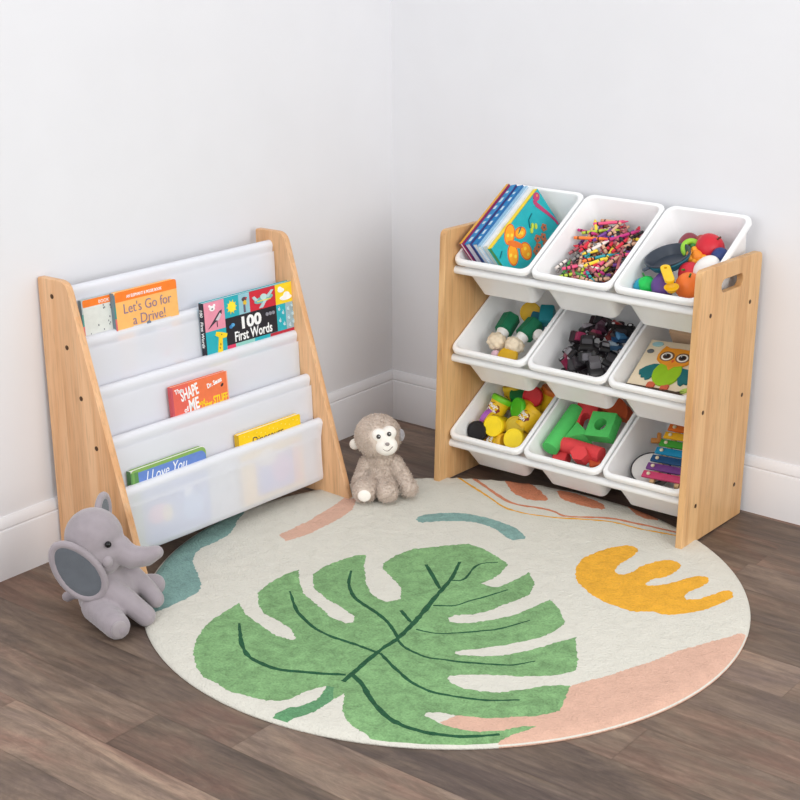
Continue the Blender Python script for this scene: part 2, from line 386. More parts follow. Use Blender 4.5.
RUG_C = (0.7533, -0.7696); RUG_R = 0.6168
def pile(name, col, var):
    m, nt, b = nodes_of(name, 0.95, 0.1)
    N = nt.nodes.new; L = nt.links.new
    b.inputs['Sheen Weight'].default_value = 0.03; b.inputs['Sheen Roughness'].default_value = 0.6
    tc = N('ShaderNodeTexCoord')
    a = N('ShaderNodeTexNoise'); a.inputs['Scale'].default_value = 34; a.inputs['Detail'].default_value = 5; a.inputs['Roughness'].default_value = 0.7; a.inputs['Distortion'].default_value = 0.6
    f = N('ShaderNodeTexNoise'); f.inputs['Scale'].default_value = 240; f.inputs['Detail'].default_value = 2
    for n in (a, f): L(tc.outputs['Object'], n.inputs['Vector'])
    r1 = N('ShaderNodeMapRange'); r1.inputs[1].default_value = 0.32; r1.inputs[2].default_value = 0.68; r1.inputs[3].default_value = 1-var; r1.inputs[4].default_value = 1+var
    r2 = N('ShaderNodeMapRange'); r2.inputs[1].default_value = 0.3; r2.inputs[2].default_value = 0.7; r2.inputs[3].default_value = 1-var*0.7; r2.inputs[4].default_value = 1+var*0.7
    L(a.outputs['Fac'], r1.inputs[0]); L(f.outputs['Fac'], r2.inputs[0])
    mu = N('ShaderNodeMath'); mu.operation = 'MULTIPLY'; L(r1.outputs[0], mu.inputs[0]); L(r2.outputs[0], mu.inputs[1])
    sc = N('ShaderNodeVectorMath'); sc.operation = 'SCALE'; sc.inputs[0].default_value = col; L(mu.outputs[0], sc.inputs['Scale'])
    L(sc.outputs[0], b.inputs['Base Color'])
    bp = N('ShaderNodeBump'); bp.inputs['Strength'].default_value = 0.8; bp.inputs['Distance'].default_value = 0.003
    ad = N('ShaderNodeMath'); ad.operation = 'MULTIPLY_ADD'; ad.inputs[1].default_value = 2.0
    L(a.outputs['Fac'], ad.inputs[0]); L(f.outputs['Fac'], ad.inputs[2])
    L(ad.outputs[0], bp.inputs['Height']); L(bp.outputs[0], b.inputs['Normal'])
    return m
RUGM = [pile('rug_cream', srgb(214, 211, 200), 0.03), pile('rug_leaf_green', srgb(124, 164, 112), 0.25), pile('rug_vein_green', srgb(36, 84, 56), 0.2),
        pile('rug_mustard', srgb(228, 168, 54), 0.12), pile('rug_blush', srgb(212, 172, 152), 0.06), pile('rug_teal', srgb(128, 162, 156), 0.16),
        pile('rug_terracotta', srgb(206, 132, 98), 0.16), pile('rug_stem_green', srgb(96, 146, 104), 0.2)]
def build_rug():
    rnd = random.Random(3)
    def dens(poly, step=0.0048, jit=0.0017, closed=True):
        out = []
        n = len(poly)
        for i in range(n if closed else n-1):
            a = Vector(poly[i]); b = Vector(poly[(i+1) % n]); k = max(1, int((b-a).length/step))
            for j in range(k):
                p = a.lerp(b, j/k); out.append((p.x + rnd.uniform(-jit, jit), p.y + rnd.uniform(-jit, jit)))
        if not closed: out.append(tuple(poly[-1]))
        return out
    def smoothp(poly, closed=True):       # one corner-cutting pass
        out = []; n = len(poly)
        for i in range(n if closed else n-1):
            a = Vector(poly[i]); b = Vector(poly[(i+1) % n])
            out += [tuple(a.lerp(b, 0.2)), tuple(a.lerp(b, 0.8))]
        if not closed: out = [poly[0]] + out + [poly[-1]]
        return out
    mm = lambda l: [(x/1000, y/1000 - 0.0095) for x, y in l]
    regions = []                                     # (material, polygon), later ones on top
    for k, mi in (('pink', 4), ('teal', 5), ('strip', 4), ('arc', 5), ('blob1', 6), ('blob2', 6), ('blob3', 6), ('yellow', 3), ('leaf', 1)):
        p = mm(RUG[k]); p = p if k in ('pink', 'leaf', 'strip') else smoothp(p)
        regions.append((mi, dens(p)))
    regions.append((7, dens([(x/1000, y/1000 - 0.0095) for x, y in ((80, -560), (79, -608), (104, -612), (116, -575), (128, -543), (126, -492), (98, -455), (84, -458), (95, -481), (104, -510), (95, -543))])))
    for kind, wpx, pts in STROKES:
        p = smoothp(smoothp(mm(pts), False), False); p = dens(p, 0.008, 0.0003, False)
        w = wpx*(0.0020 if kind == 'vein' else 0.0024); Lf = []; Rt = []
        for i, q in enumerate(p):
            t = (Vector(p[min(i+1, len(p)-1)]) - Vector(p[max(i-1, 0)])).normalized(); nn = Vector((-t.y, t.x))
            f = 0.85 + 0.35*noise.noise((q[0]*60, q[1]*60, wpx)) + rnd.uniform(-.12, .12)
            if kind == 'vein' and i > len(p)*0.7: f *= 1 - 0.45*(i/len(p)-0.7)/0.3
            Lf.append(tuple(Vector(q) + nn*w*f)); Rt.append(tuple(Vector(q) - nn*w*f))
        mi = {'vein': 2, 'yl': 3, 'ol': 6}[kind]
        regions.append((mi, Lf + Rt[::-1]))
    R = RUG_R - 0.006
    V = []; Ed = []
    def loop(poly):
        s = len(V); V.extend(Vector(p) for p in poly); n = len(poly)
        Ed.extend((s+i, s+(i+1) % n) for i in range(n))
    nb = 360; ring = [(R*math.cos(2*PI*k/nb), R*math.sin(2*PI*k/nb)) for k in range(nb)]
    loop(ring)
    for mi, p in regions:
        loop([q if math.hypot(*q) < R*1.02 else tuple(Vector(q).normalized()*R*1.02) for q in p])
    st = 0.011; k = int(R/st) + 1
    for i in range(-k, k+1):
        for j in range(-k, k+1):
            x = i*st + rnd.uniform(-.003, .003); y = j*st + rnd.uniform(-.003, .003)
            if math.hypot(x, y) < R - 0.008: V.append(Vector((x, y)))
    res = delaunay_2d_cdt(V, Ed, [], 0, 1e-6)
    cv, ce, cf = res[0], res[1], res[2]
    boxes = [(min(p[0] for p in P), max(p[0] for p in P), min(p[1] for p in P), max(p[1] for p in P)) for _, P in regions]
    def inside(x, y, P):
        c = False; n = len(P); j = n-1
        for i in range(n):
            if (P[i][1] > y) != (P[j][1] > y) and x < (P[j][0]-P[i][0])*(y-P[i][1])/(P[j][1]-P[i][1]) + P[i][0]: c = not c
            j = i
        return c
    bm = bmesh.new(); T = 0.012
    def hz(x, y):
        d = R - math.hypot(x, y)
        e = 1 - min(1, max(0, d)/0.010); h = T - 0.005*e*e
        h += 0.0011*noise.noise((x*22, y*22, 3)) + 0.0006*noise.noise((x*75, y*75, 8)) + 0.0022*noise.noise((x*3.1, y*3.1, 1.7))*min(1, max(0, d)/0.1)
        return h
    bv = [bm.verts.new((p.x, p.y, hz(p.x, p.y))) for p in cv]
    for f in cf:
        x = sum(cv[i].x for i in f)/len(f); y = sum(cv[i].y for i in f)/len(f)
        if math.hypot(x, y) > R*0.99999: continue
        mi = 0
        for (m_, P), bx in zip(reversed(regions), reversed(boxes)):
            if bx[0] <= x <= bx[1] and bx[2] <= y <= bx[3] and inside(x, y, P): mi = m_; break
        try: nf = bm.faces.new([bv[i] for i in f])
        except ValueError: continue
        nf.material_index = mi; nf.smooth = True
    for v in [v for v in bm.verts if not v.link_faces]: bm.verts.remove(v)
    # rolled edge down to the floor, following the outer ring
    ed = [e for e in bm.edges if len(e.link_faces) == 1]
    ringv = sorted(set(v for e in ed for v in e.verts), key=lambda v: math.atan2(v.co.y, v.co.x))
    prev = ringv; n = len(ringv)
    mats = [next(f.material_index for f in v.link_faces) for v in ringv]
    for rr, zz in ((R+0.003, 0.0055), (R+0.0055, 0.0035), (R+0.0062, 0.0018), (R+0.005, 0.0)):
        cur = [bm.verts.new((v.co.x*rr/math.hypot(v.co.x, v.co.y), v.co.y*rr/math.hypot(v.co.x, v.co.y), zz)) for v in ringv]
        for i in range(n):
            f = bm.faces.new((prev[i], prev[(i+1) % n], cur[(i+1) % n], cur[i])); f.material_index = mats[i] if (mats[i] == 4 and rr != R+0.0055) else 0; f.smooth = True
        prev = cur
    bmesh.ops.recalc_face_normals(bm, faces=bm.faces[:])
    me = bpy.data.meshes.new('round_rug'); bm.to_mesh(me); bm.free()
    o = link('round_rug', me, RUGM, None, Matrix.Translation((RUG_C[0], RUG_C[1], 0)), None)
    for p in me.polygons: p.use_smooth = True
    return tag(o, 'round cream rug with big green split leaf and mustard pattern on the wood floor', 'rug')
build_rug()

# ------------------------------------------------------------------ book rack
def M4(R, T):
    M = Matrix(R).to_4x4(); M.translation = Vector(T); return M
MR = M4([[0.9991172158449705, 0.029413559012904853, -0.02999385851118626], [-0.029163968965060173, 0.999536559023626, 0.008725255836611637], [0.030236598955565488, -0.007842813360247856, 0.9995120001091515]], [0.026115758770959226, -0.5123629300230136, 0.0005])
RL = 0.6418; RH = 0.6171
XT = [.0585, .0935, .1261, .1628, .1982]; ZT = [.5955, .493, .390, .2895, .188]
rack = thing('book_rack', 'oak-sided children\'s sling book rack with white fabric pockets against the left wall', 'bookshelf', MR)
def round_poly(pts, radii, n=6):
    out = []
    k = len(pts)
    for i in range(k):
        p = Vector(pts[i]); a = Vector(pts[i-1]); b = Vector(pts[(i+1) % k]); r = radii[i]
        if r == 0: out.append(tuple(p)); continue
        u = (a-p).normalized(); v = (b-p).normalized()
        for j in range(n+1):
            t = j/n; q = (p + u*r)*(1-t)**2 + p*2*t*(1-t) + (p + v*r)*t*t; out.append(tuple(q))
    return out
prof = round_poly([(0, 0), (0.270, 0), (0.0895, RH), (0.0, RH)], [0.004, 0.004, 0.022, 0.005])
def side_panel(y0, y1):
    mb = MB(); loops = []
    e = 0.0015
    def ring(y, ins):
        c = Vector((0.1, 0.28)); return [Vector((p[0] + (c.x-p[0])*ins*6, y, p[1] + (c.y-p[1])*ins*2.6)) for p in prof]
    mb.loft([ring(y0, e), ring(y0+e, 0), ring(y1-e, 0), ring(y1, e)], True, True)
    return mb.build('side_panel', WOOD_V, rack, smooth=40)
side_panel(-RL, -RL+0.016); side_panel(-0.016, 0.0)
dowels = [(x-0.013, z-0.0112) for x, z in zip(XT, ZT)]
for (x, z) in dowels:
    mb = MB(); mb.cone((x, -RL+0.015, z), (x, -0.015, z), 0.0095); mb.build('dowel', RAILM, rack)
    for y, s in ((-RL, -1), (0, 1)):
        if s < 0 and z < 0.2: continue
        mb = MB(); mb.cone((x-0.002, y - s*0.003, z-0.003), (x-0.002, y + s*0.0006, z-0.003), 0.0052, seg=14); mb.cone((x-0.002, y + s*0.0004, z-0.003), (x-0.002, y + s*0.0012, z-0.003), 0.0026, seg=6)
        mb.build('screw', SCREW, rack)
def sling(k):
    xd, zd = dowels[k]; r = 0.0112
    if k == 0:
        path = [(xd+r+0.001, zd-0.20), (xd+r+0.0008, zd-0.10), (xd+r, zd-0.03)]
    else:
        xb, zb = dowels[k-1]
        path = [(xb+r+0.003, zb-0.014), (xb+r+0.004, zb-0.06), (XT[k]-0.021, ZT[k]-0.105), (XT[k]-0.019, ZT[k]-0.138), (XT[k]-0.015, ZT[k]-0.1495), (XT[k]-0.008, ZT[k]-0.1535),
                (XT[k]-0.002, ZT[k]-0.1495), (XT[k]+0.0008, ZT[k]-0.138), (XT[k]+0.0012, ZT[k]-0.10), (XT[k]+0.0002, ZT[k]-0.06), (xd+r+0.0008, zd-0.032)]
    for a in range(0, 200, 20): path.append((xd + r*math.cos(math.radians(a)), zd + r*math.sin(math.radians(a))))
    path += [(xd-r+0.002, zd-0.012), (xd-0.002, zd-0.026), (xd+r-0.0012, zd-0.034)]
    bm = bmesh.new(); ny = 44; rows = []
    for (x, z) in path:
        row = []
        for j in range(ny+1):
            y = -RL+0.0175 + (RL-0.035)*j/ny
            dx = 0.0016*noise.noise((y*9, z*11, k*3.1)) if z < zd - 0.03 else 0.0004*noise.noise((y*20, z*9, k))
            dz = 0.0
            e = min(j, ny-j)/ny
            if e < 0.06 and z < zd-0.03 and k > 0: dx -= 0.003*(0.06-e)/0.06
            if z < zd-0.012: y += (1 if j < ny/2 else -1)*(0.0075*math.sin(PI*min(1, max(0, (zd-0.012-z)/0.14)))**0.7)*max(0, 1-e/0.35)
            row.append(bm.verts.new((x+dx, y, z+dz)))
        rows.append(row)
    for i in range(len(rows)-1):
        for j in range(ny): bm.faces.new((rows[i][j], rows[i][j+1], rows[i+1][j+1], rows[i+1][j]))
    bmesh.ops.recalc_face_normals(bm, faces=bm.faces[:])
    me = bpy.data.meshes.new('fabric_sling'); bm.to_mesh(me); bm.free()
    o = link('fabric_sling', me, SHEER, rack, None, 180)
    return o
for k in range(5): sling(k)

# ------------------------------------------------------------------ toy organizer
MO = M4([[0.9998798699359261, -0.01549287103615556, -0.00046545028997587785], [0.015499861190197365, 0.9994289423935186, 0.030025712468770428], [0.0, -0.030029319892893255, 0.9995490182811297]], [1.0443588936561454, -0.020082076021876064, 0.0005])
OW = 0.6678; OD = 0.2885; OH = 0.618
org = thing('toy_organizer', 'oak-sided toy storage organizer with three rows of white bins against the right wall', 'toy storage', MO)
def org_panel(x0, x1):
    o_ = [p for p in round_poly([(-OD, 0), (0, 0), (0, OH), (-OD, OH)], [0.003, 0.003, 0.018, 0.018])]
    hole = rrect(-0.193, 0.555, -0.090, 0.584, 0.0142, 6)
    V = [Vector(p) for p in o_ + hole]; n1 = len(o_); n2 = len(hole)
    E_ = [(i, (i+1) % n1) for i in range(n1)] + [(n1+i, n1+(i+1) % n2) for i in range(n2)]
    cv, ce, cf = delaunay_2d_cdt(V, E_, [], 0, 1e-6)[:3]
    bm = bmesh.new()
    A = [bm.verts.new((x0, p.x, p.y)) for p in cv]; B = [bm.verts.new((x1, p.x, p.y)) for p in cv]
    def inh(p):
        return -0.193 < p.x < -0.090 and 0.555 < p.y < 0.584 and (min(p.x+0.193, -0.090-p.x) > 0.0142 or math.hypot(min(p.x+0.193, -0.090-p.x)-0.0142, p.y-0.5695) < 0.0143)
    for f in cf:
        c = sum((cv[i] for i in f), Vector((0, 0)))/len(f)
        if inh(c): continue
        bm.faces.new([A[i] for i in f]); bm.faces.new([B[i] for i in reversed(f)])
    for e in [e for e in bm.edges if len(e.link_faces) == 1 and e.verts[0] in A]:
        i, j = A.index(e.verts[0]), A.index(e.verts[1]); bm.faces.new((A[i], A[j], B[j], B[i]))
    bmesh.ops.recalc_face_normals(bm, faces=bm.faces[:])
    bmesh.ops.dissolve_limit(bm, angle_limit=0.01, verts=bm.verts[:], edges=bm.edges[:])
    me = bpy.data.meshes.new('side_panel'); bm.to_mesh(me); bm.free()
    o = link('side_panel', me, WOOD_Y, org, None, 30)
    bv = o.modifiers.new('edge', 'BEVEL'); bv.width = 0.0015; bv.segments = 2; bv.limit_method = 'ANGLE'; bv.angle_limit = 1.0
    return o
WOOD_Y = wood_material('oak_board_wide', srgb(206, 156, 104), srgb(225, 182, 130), (12, 26, 1.6))
org_panel(-0.016, 0.0); org_panel(-OW, -OW+0.016)
ROWZ = [0.0, -0.2135, -0.427]
for dz in ROWZ:
    for (y, z) in ((-0.2422, 0.519), (-0.052, 0.5148)):
        mb = MB(); mb.cone((-OW+0.015, y, z+dz), (-0.015, y, z+dz), 0.0095, seg=20); mb.build('rail', RAILM, org)
        for x, s in ((0, 1), (-OW, -1)):
            mb = MB(); yy = y + 0.006; zz = z + dz - 0.004
            mb.cone((x - s*0.003, yy, zz), (x + s*0.0006, yy, zz), 0.0050, seg=14); mb.cone((x + s*0.0004, yy, zz), (x + s*0.0012, yy, zz), 0.0026, seg=6)
            mb.build('screw', SCREW, org)
TH = math.atan2(.145, .235); XC = [-.546, -.334, -.122]
def bin_matrix(r, c):
    return MO @ Matrix.Translation((XC[c], -.266, .5435 + ROWZ[r])) @ Matrix.Rotation(TH, 4, 'X')
BIN_ME = None
def bin_mesh():
    mb = MB()
    def ring(hx, v0, v1, rad, z): return [Vector((x, y, z)) for x, y in rrect(-hx, v0, hx, v1, rad, 6)]
    seq = [(.060, .044, .244, .006, -.1235), (.0715, .034, .254, .013, -.1230), (.0755, .0295, .2580, .016, -.1190), (.0775, .0285, .2595, .017, -.1100), (.0945, .0120, .2762, .019, -.002), (.0958, .0105, .2776, .020, .0012), (.0975, .008, .280, .021, .002),
           (.1015, .003, .2855, .022, .0016), (.1035, .0008, .2876, .022, -.0006), (.1040, .000, .2882, .022, -.003), (.1040, .000, .2882, .022, -.0105), (.1025, .0012, .287, .021, -.0108), (.1020, .002, .2865, .021, -.004),
           (.0985, .0085, .2795, .020, -.004), (.0960, .0110, .2775, .020, -.012), (.0795, .0270, .2612, .018, -.114), (.0775, .0285, .2600, .016, -.1230), (.073, .032, .256, .013, -.1262), (.060, .044, .244, .006, -.1265)]
    mb.loft([ring(*s) for s in seq], True, True)
    bmesh.ops.recalc_face_normals(mb.bm, faces=mb.bm.faces[:])
    me = bpy.data.meshes.new('storage_bin'); mb.bm.to_mesh(me); mb.bm.free(); return me
BINLAB = [['white plastic bin holding a row of picture books', 'white plastic bin full of loose crayons', 'white plastic bin full of bright toy food and a dark pan'],
          ['white plastic bin holding green blocks with cream knobbly heads', 'white plastic bin full of dark toy cars', 'white plastic bin holding the wooden owl puzzle'],
          ['white plastic bin full of yellow dough tubs', 'white plastic bin full of green and red foam blocks', 'white plastic bin holding a rainbow xylophone']]
_b = bin_mesh()
BM = {}
for r_ in range(3):
    for c__ in range(3):
        if r_ == 0 and c__ == 0: o = link('storage_bin', _b, PLASTIC, None, None, 30)
        else: o = bpy.data.objects.new('storage_bin', _b); COL.objects.link(o)
        BM[r_, c__] = bin_matrix(r_, c__); o.matrix_world = BM[r_, c__]
        tag(o, BINLAB[r_][c__], 'bin', 'storage bins of the toy organizer')

# ------------------------------------------------------------------ books in the rack
PAPER = C(240, 236, 228, 0.8)
def book(name, M, w, h, t, cover, label, group, spine=None, radius=0.004, spine_edge='left', pages=None, board=0.0012):
    """front face in the plane z=0, left/bottom corner at the origin, thickness towards -z"""
    b = thing(name, label, 'book', M, group)
    cm = [cover, spine or cover]
    mb = MB(); mb.prism(rrect(0, 0, w, h, radius, 4), -board, 0); mb.prism(rrect(0, 0, w, h, radius, 4), -t, -t+board)
    mb.mi = 1
    if spine_edge == 'left': mb.box((0.0006, h/2, -t/2), (0.0014, h-0.001, t))
    else: mb.box((w/2, h-0.0006, -t/2), (w-0.001, 0.0014, t))
    mb.build('cover', cm, b, smooth=40)
    mb = MB(); q = 0.0018
    if spine_edge == 'left': mb.box(((w-q)/2+0.0006, h/2, -t/2), (w-q-0.0012, h-2*q, t-2*board))
    else: mb.box((w/2, (h-q)/2, -t/2), (w-2*q, h-q-0.0024, t-2*board))
    mb.build('pages', pages or PAPER, b, smooth=None)
    return b
def art(b, name, items, z=0.00005, dz=0.00025):
    """items: (colour material, polygon) laid on the front face in order"""
    mb = MB(); ms = []
    for i, (m, P) in enumerate(items):
        if m not in ms: ms.append(m)
        mb.mi = ms.index(m); mb.prism(P, z, z + dz + i*0.00004)
    return mb.build(name, ms, b, smooth=None)
def R4(x0, y0, x1, y1): return [(x0, y0), (x1, y0), (x1, y1), (x0, y1)]
def T(x, y, z=0.0006, rot=0.0): return Matrix.Translation((x, y, z)) @ Matrix.Rotation(rot, 4, 'Z')

def pocket_frame(k, y0, ztop, tilt=0.0):
    A = Vector((XT[k-1]+.016, 0, ZT[k-1])); B = Vector((XT[k]-.006, 0, ZT[k]-.145)); dd = A-B
    zb = ZT[k]-.1435; x = A.x + (B.x-A.x)*(A.z-zb)/(A.z-B.z)
    M = MR @ frame((x, y0, zb), (0, 1, 0), dd) @ Matrix.Rotation(tilt, 4, 'Z')
    return M, (ztop-zb)*dd.length/dd.z
WHITE = C(250, 250, 250); BLK = C(38, 36, 44); GREY = C(150, 155, 165); TEAL = C(40, 176, 190); RED = C(212, 44, 62); YEL = C(250, 214, 40); PINK = C(236, 150, 172); LBLUE = C(152, 200, 214); PURP = C(140, 116, 150)
G1 = 'board books standing in the sling rack'
ORB = C(252, 190, 110); ORBAND = C(250, 130, 40)
# left orange-banded book
M, h = pocket_frame(1, -0.5945, 0.567); w = 0.150; M = M @ Matrix.Translation((0, 0, -.0032))
b = book('picture_book', M, w, h, 0.008, C(190, 200, 200), 'orange-topped book with a spotted pale cover, leftmost in the top pocket', G1, C(120, 140, 150))
it = [(ORBAND, rrect(0.004, h-0.017, w-0.002, h-0.001, 0.004, 3)), (C(226, 228, 222), R4(0.004, 0.02, w-0.002, h-0.0165)), (C(90, 160, 150), R4(0, h-0.055, 0.004, h-0.030)), (C(230, 120, 120), R4(0, h-0.09, 0.004, h-0.055))]
rnd = random.Random(2)
for i in range(34): 
    x, y = rnd.uniform(0.01, 0.14), rnd.uniform(h-0.080, h-0.02); it.append((C(110, 112, 120), R4(x, y, x+0.0016, y+0.0035)))
for i in range(16): it.append((C(120, 60, 120), ellipse(0.02+0.008*i, h-0.092+0.003*math.sin(i*.5), 0.005, 0.011, 10)))
art(b, 'cover_art', it); text_mesh('series_title', 'BOOK', 0.010, WHITE, b, T(0.045, h-0.0135))
# orange "Let's Go for a Drive!"
M, h = pocket_frame(1, -0.5185, 0.5685); w = 0.174; M = M @ Matrix.Translation((0, 0, .0086))
b = book('picture_book', M, w, h, 0.011, ORB, 'orange-topped book about going for a drive, in the top pocket', G1, C(120, 140, 150), 0.007)
it = [(ORBAND, rrect(0.0035, h-0.021, w, h, 0.006, 3)), (ORBAND, R4(0.0035, h-0.021, w, h-0.012)), (C(96, 130, 140), R4(-0.0005, h-0.03, 0.0035, h-0.004)), (C(70, 150, 140), R4(-0.0005, h-0.055, 0.0035, h-0.03)), (C(226, 110, 110), R4(-0.0005, 0, 0.0035, h-0.055)),
      (C(222, 220, 222), R4(0.045, 0.01, 0.15, h-0.078)), (C(150, 160, 175), ellipse(0.08, h-0.115, 0.03, 0.034)), (C(236, 160, 170), ellipse(0.125, h-0.13, 0.026, 0.03)), (C(120, 130, 150), ellipse(0.088, h-0.079, 0.006, 0.004))]
art(b, 'cover_art', it)
TP = C(146, 120, 150)
text_mesh('series_title', 'AN ELEPHANT & PIGGIE BOOK', 0.009, WHITE, b, T(0.034, h-0.0155), width=0.098, yscale=1.0, bold=0.00015)
text_mesh('title', "Let's Go for", 0.033, TP, b, T(0.022, h-0.0480), width=0.132, yscale=0.92, bold=-0.0002)
text_mesh('title', 'a Drive!', 0.033, TP, b, T(0.045, h-0.0755), width=0.090, yscale=0.92, bold=-0.0002)
# 100 First Words
M, h = pocket_frame(2, -0.2945, 0.5065); w = 0.2845
b = book('picture_book', M, w, h, 0.0125, C(40, 170, 184), 'large picture book of a hundred first words with bright tiles', G1, C(44, 42, 52), 0.004)
X = [0.003, .0640, .1085, .1425, .2250, w-0.001]
Y = lambda v: h - v
it = [(C(44, 42, 52), R4(-0.0004, 0.001, 0.003, h-0.001)),
      (PINK, R4(X[0], Y(.066), X[1], Y(.001))), (TEAL, R4(X[1], Y(.047), X[2], Y(.001))), (LBLUE, R4(X[2], Y(.047), X[3], Y(.001))), (RED, R4(X[3], Y(.047), X[4], Y(.001))), (YEL, R4(X[4], Y(.048), X[5], Y(.001))),
      (BLK, R4(X[1], Y(.109), X[4], Y(.047))), (TEAL, R4(X[4], Y(.110), .2545, Y(.048))), (C(160, 186, 196), R4(.2545, Y(.110), X[5], Y(.048))),
      (TEAL, R4(X[0], Y(.14), X[1], Y(.066))), (C(226, 60, 100), R4(X[1], Y(.15), .09, Y(.109))), (C(150, 210, 200), R4(.09, Y(.15), .15, Y(.109))), (TEAL, R4(.15, Y(.15), .20, Y(.109))), (C(190, 40, 60), R4(.20, Y(.15), X[5], Y(.110))),
      (YEL, R4(X[0], Y(.2), .07, Y(.14))), (C(226, 90, 110), R4(.07, Y(.2), .15, Y(.15))), (C(240, 200, 200), R4(.15, Y(.2), .21, Y(.15))), (TEAL, R4(.21, Y(.2), X[5], Y(.15))), (RED, R4(X[0], 0.002, .1, Y(.2))), (C(90, 180, 120), R4(.1, 0.002, X[5], Y(.2)))]
cx, cy = (X[1]+X[2])/2, Y(.024)
for k in range(10):
    a = 2*PI*k/10; it.append((YEL, [(cx+.0165*math.cos(a), cy+.0165*math.sin(a)), (cx+.010*math.cos(a+.25), cy+.010*math.sin(a+.25)), (cx+.010*math.cos(a-.25), cy+.010*math.sin(a-.25))]))
it += [(C(255, 232, 60), ellipse(cx, cy, .0115, .0115)), (C(60, 56, 66), [(.012, Y(.060)), (.030, Y(.043)), (.048, Y(.026)), (.055, Y(.024)), (.054, Y(.032)), (.042, Y(.044)), (.030, Y(.050))]), (C(214, 206, 214), [(.034, Y(.044)), (.049, Y(.029)), (.053, Y(.034)), (.044, Y(.046))]), (C(70, 60, 66), R4(.038, Y(.060), .0395, Y(.046))),
       (WHITE, ellipse(.027, Y(.016), .008, .006)), (WHITE, ellipse(.020, Y(.010), .003, .003)), (WHITE, ellipse(.034, Y(.010), .003, .003)), (C(70, 60, 66), ellipse(.027, Y(.017), .0025, .0018)),
       (C(90, 70, 80), ellipse(.1255, Y(.014), .007, .005)), (C(230, 190, 60), ellipse(.127, Y(.022), .005, .006)), (C(110, 100, 120), R4(.1225, Y(.044), .1275, Y(.026))), (C(200, 50, 60), ellipse(.131, Y(.012), .003, .002)),
       (C(120, 190, 186), ellipse(.186, Y(.025), .030, .0075, 20, 0.12)), (C(196, 226, 226), ellipse(.186, Y(.020), .010, .007)), (C(190, 214, 220), [(.170, Y(.044)), (.188, Y(.026)), (.198, Y(.026)), (.182, Y(.044))]), (C(190, 214, 220), [(.192, Y(.022)), (.212, Y(.008)), (.219, Y(.009)), (.202, Y(.024))]), (C(190, 214, 220), [(.150, Y(.016)), (.158, Y(.014)), (.168, Y(.024)), (.158, Y(.026))]), (C(236, 220, 90), R4(.165, Y(.029), .208, Y(.0265))),
       (WHITE, ellipse(.243, Y(.016), .010, .005)), (WHITE, ellipse(.240, Y(.013), .006, .006)), (WHITE, ellipse(.257, Y(.035), .019, .006)), (WHITE, ellipse(.260, Y(.030), .010, .008)),
       (C(60, 130, 190), ellipse(.079, Y(.068), .005, .004)), (C(90, 170, 220), ellipse(.085, Y(.065), .005, .004)),
       (YEL, [(.034, Y(.118)), (.040, Y(.084)), (.030, Y(.078)), (.034, Y(.070)), (.050, Y(.074)), (.066, Y(.080)), (.062, Y(.088)), (.050, Y(.088)), (.048, Y(.118))]), (C(120, 80, 50), ellipse(.048, Y(.079), .0016, .0016)), (C(180, 130, 40), ellipse(.043, Y(.100), .002, .003)), (C(180, 130, 40), ellipse(.040, Y(.108), .002, .003))]
for (x, y) in ((.233, .058), (.245, .068), (.234, .085), (.247, .095), (.262, .062), (.275, .056), (.263, .083), (.276, .076), (.265, .101), (.277, .095)):
    it.append((C(220, 240, 246), [(x, Y(y-.006))] + ellipse(x, Y(y+.001), .003, .0034, 12)[1:6][::1] + ellipse(x, Y(y+.001), .003, .0034, 12)[6:12]))
for k in range(3): it.append((C(150, 150, 160), ellipse(.193+.010*k, Y(.062), .0042, .0042, 8)))
art(b, 'cover_art', it)
text_mesh('title', '100', 0.036, WHITE, b, T(.106, Y(.0785), rot=0.0), width=0.062, yscale=1.0, bold=0.0016)
text_mesh('title', 'First Words', 0.030, WHITE, b, T(.088, Y(.1045)), width=0.118, yscale=1.05, bold=0.0006)
sp = Matrix((Vector((0, -1, 0)), Vector((0, 0, 1)), Vector((-1, 0, 0)))).transposed().to_4x4(); sp.translation = Vector((-0.0004, h-0.014, -0.0098))
text_mesh('spine_title', '100   First Words', 0.0120, WHITE, b, sp, bold=0.0002)
# The Shape of Me
M, h = pocket_frame(3, -0.4310, 0.3535); w = 0.1655
b = book('picture_book', M, w, h, 0.010, C(240, 116, 76), 'coral red book with white and yellow hand-lettered title in the middle pocket', G1, C(206, 84, 90), 0.002)
art(b, 'cover_art', [(C(232, 104, 88), R4(0.005, 0, 0.05, h-0.001)), (C(240, 122, 76), R4(0.05, 0, w-0.003, h-0.001)), (C(200, 84, 96), R4(-0.0003, 0, 0.005, h-0.001)), (C(250, 176, 150), R4(w-0.003, 0, w, h)), (BLK, ellipse(0.148, h-0.028, 0.005, 0.003, 12, .6)), (C(236, 180, 60), ellipse(.09, .06, .03, .04)), (C(190, 70, 80), ellipse(.05, .04, .03, .03))])
text_mesh('title', 'The', 0.014, WHITE, b, T(.010, h-.018, rot=0.10), bold=0.0003)
text_mesh('title', 'SHAPE', 0.036, WHITE, b, T(.027, h-.0375, rot=0.15), width=0.052, yscale=1.0, bold=0.0008)
text_mesh('title', 'of', 0.016, WHITE, b, T(.033, h-.0640, rot=0.2), bold=0.0003)
text_mesh('title', 'ME', 0.036, WHITE, b, T(.047, h-.0640, rot=0.08), width=0.029, yscale=1.0, bold=0.0009)
text_mesh('title', 'and', 0.013, YEL, b, T(.076, h-.058, rot=0.2), bold=0.0003)
text_mesh('title', 'Other', 0.021, YEL, b, T(.085, h-.0690, rot=0.08), width=0.030, yscale=1.0, bold=0.0005)
text_mesh('title', 'STUFF', 0.025, YEL, b, T(.118, h-.0650, rot=0.0), width=0.043, yscale=1.0, bold=0.0007)
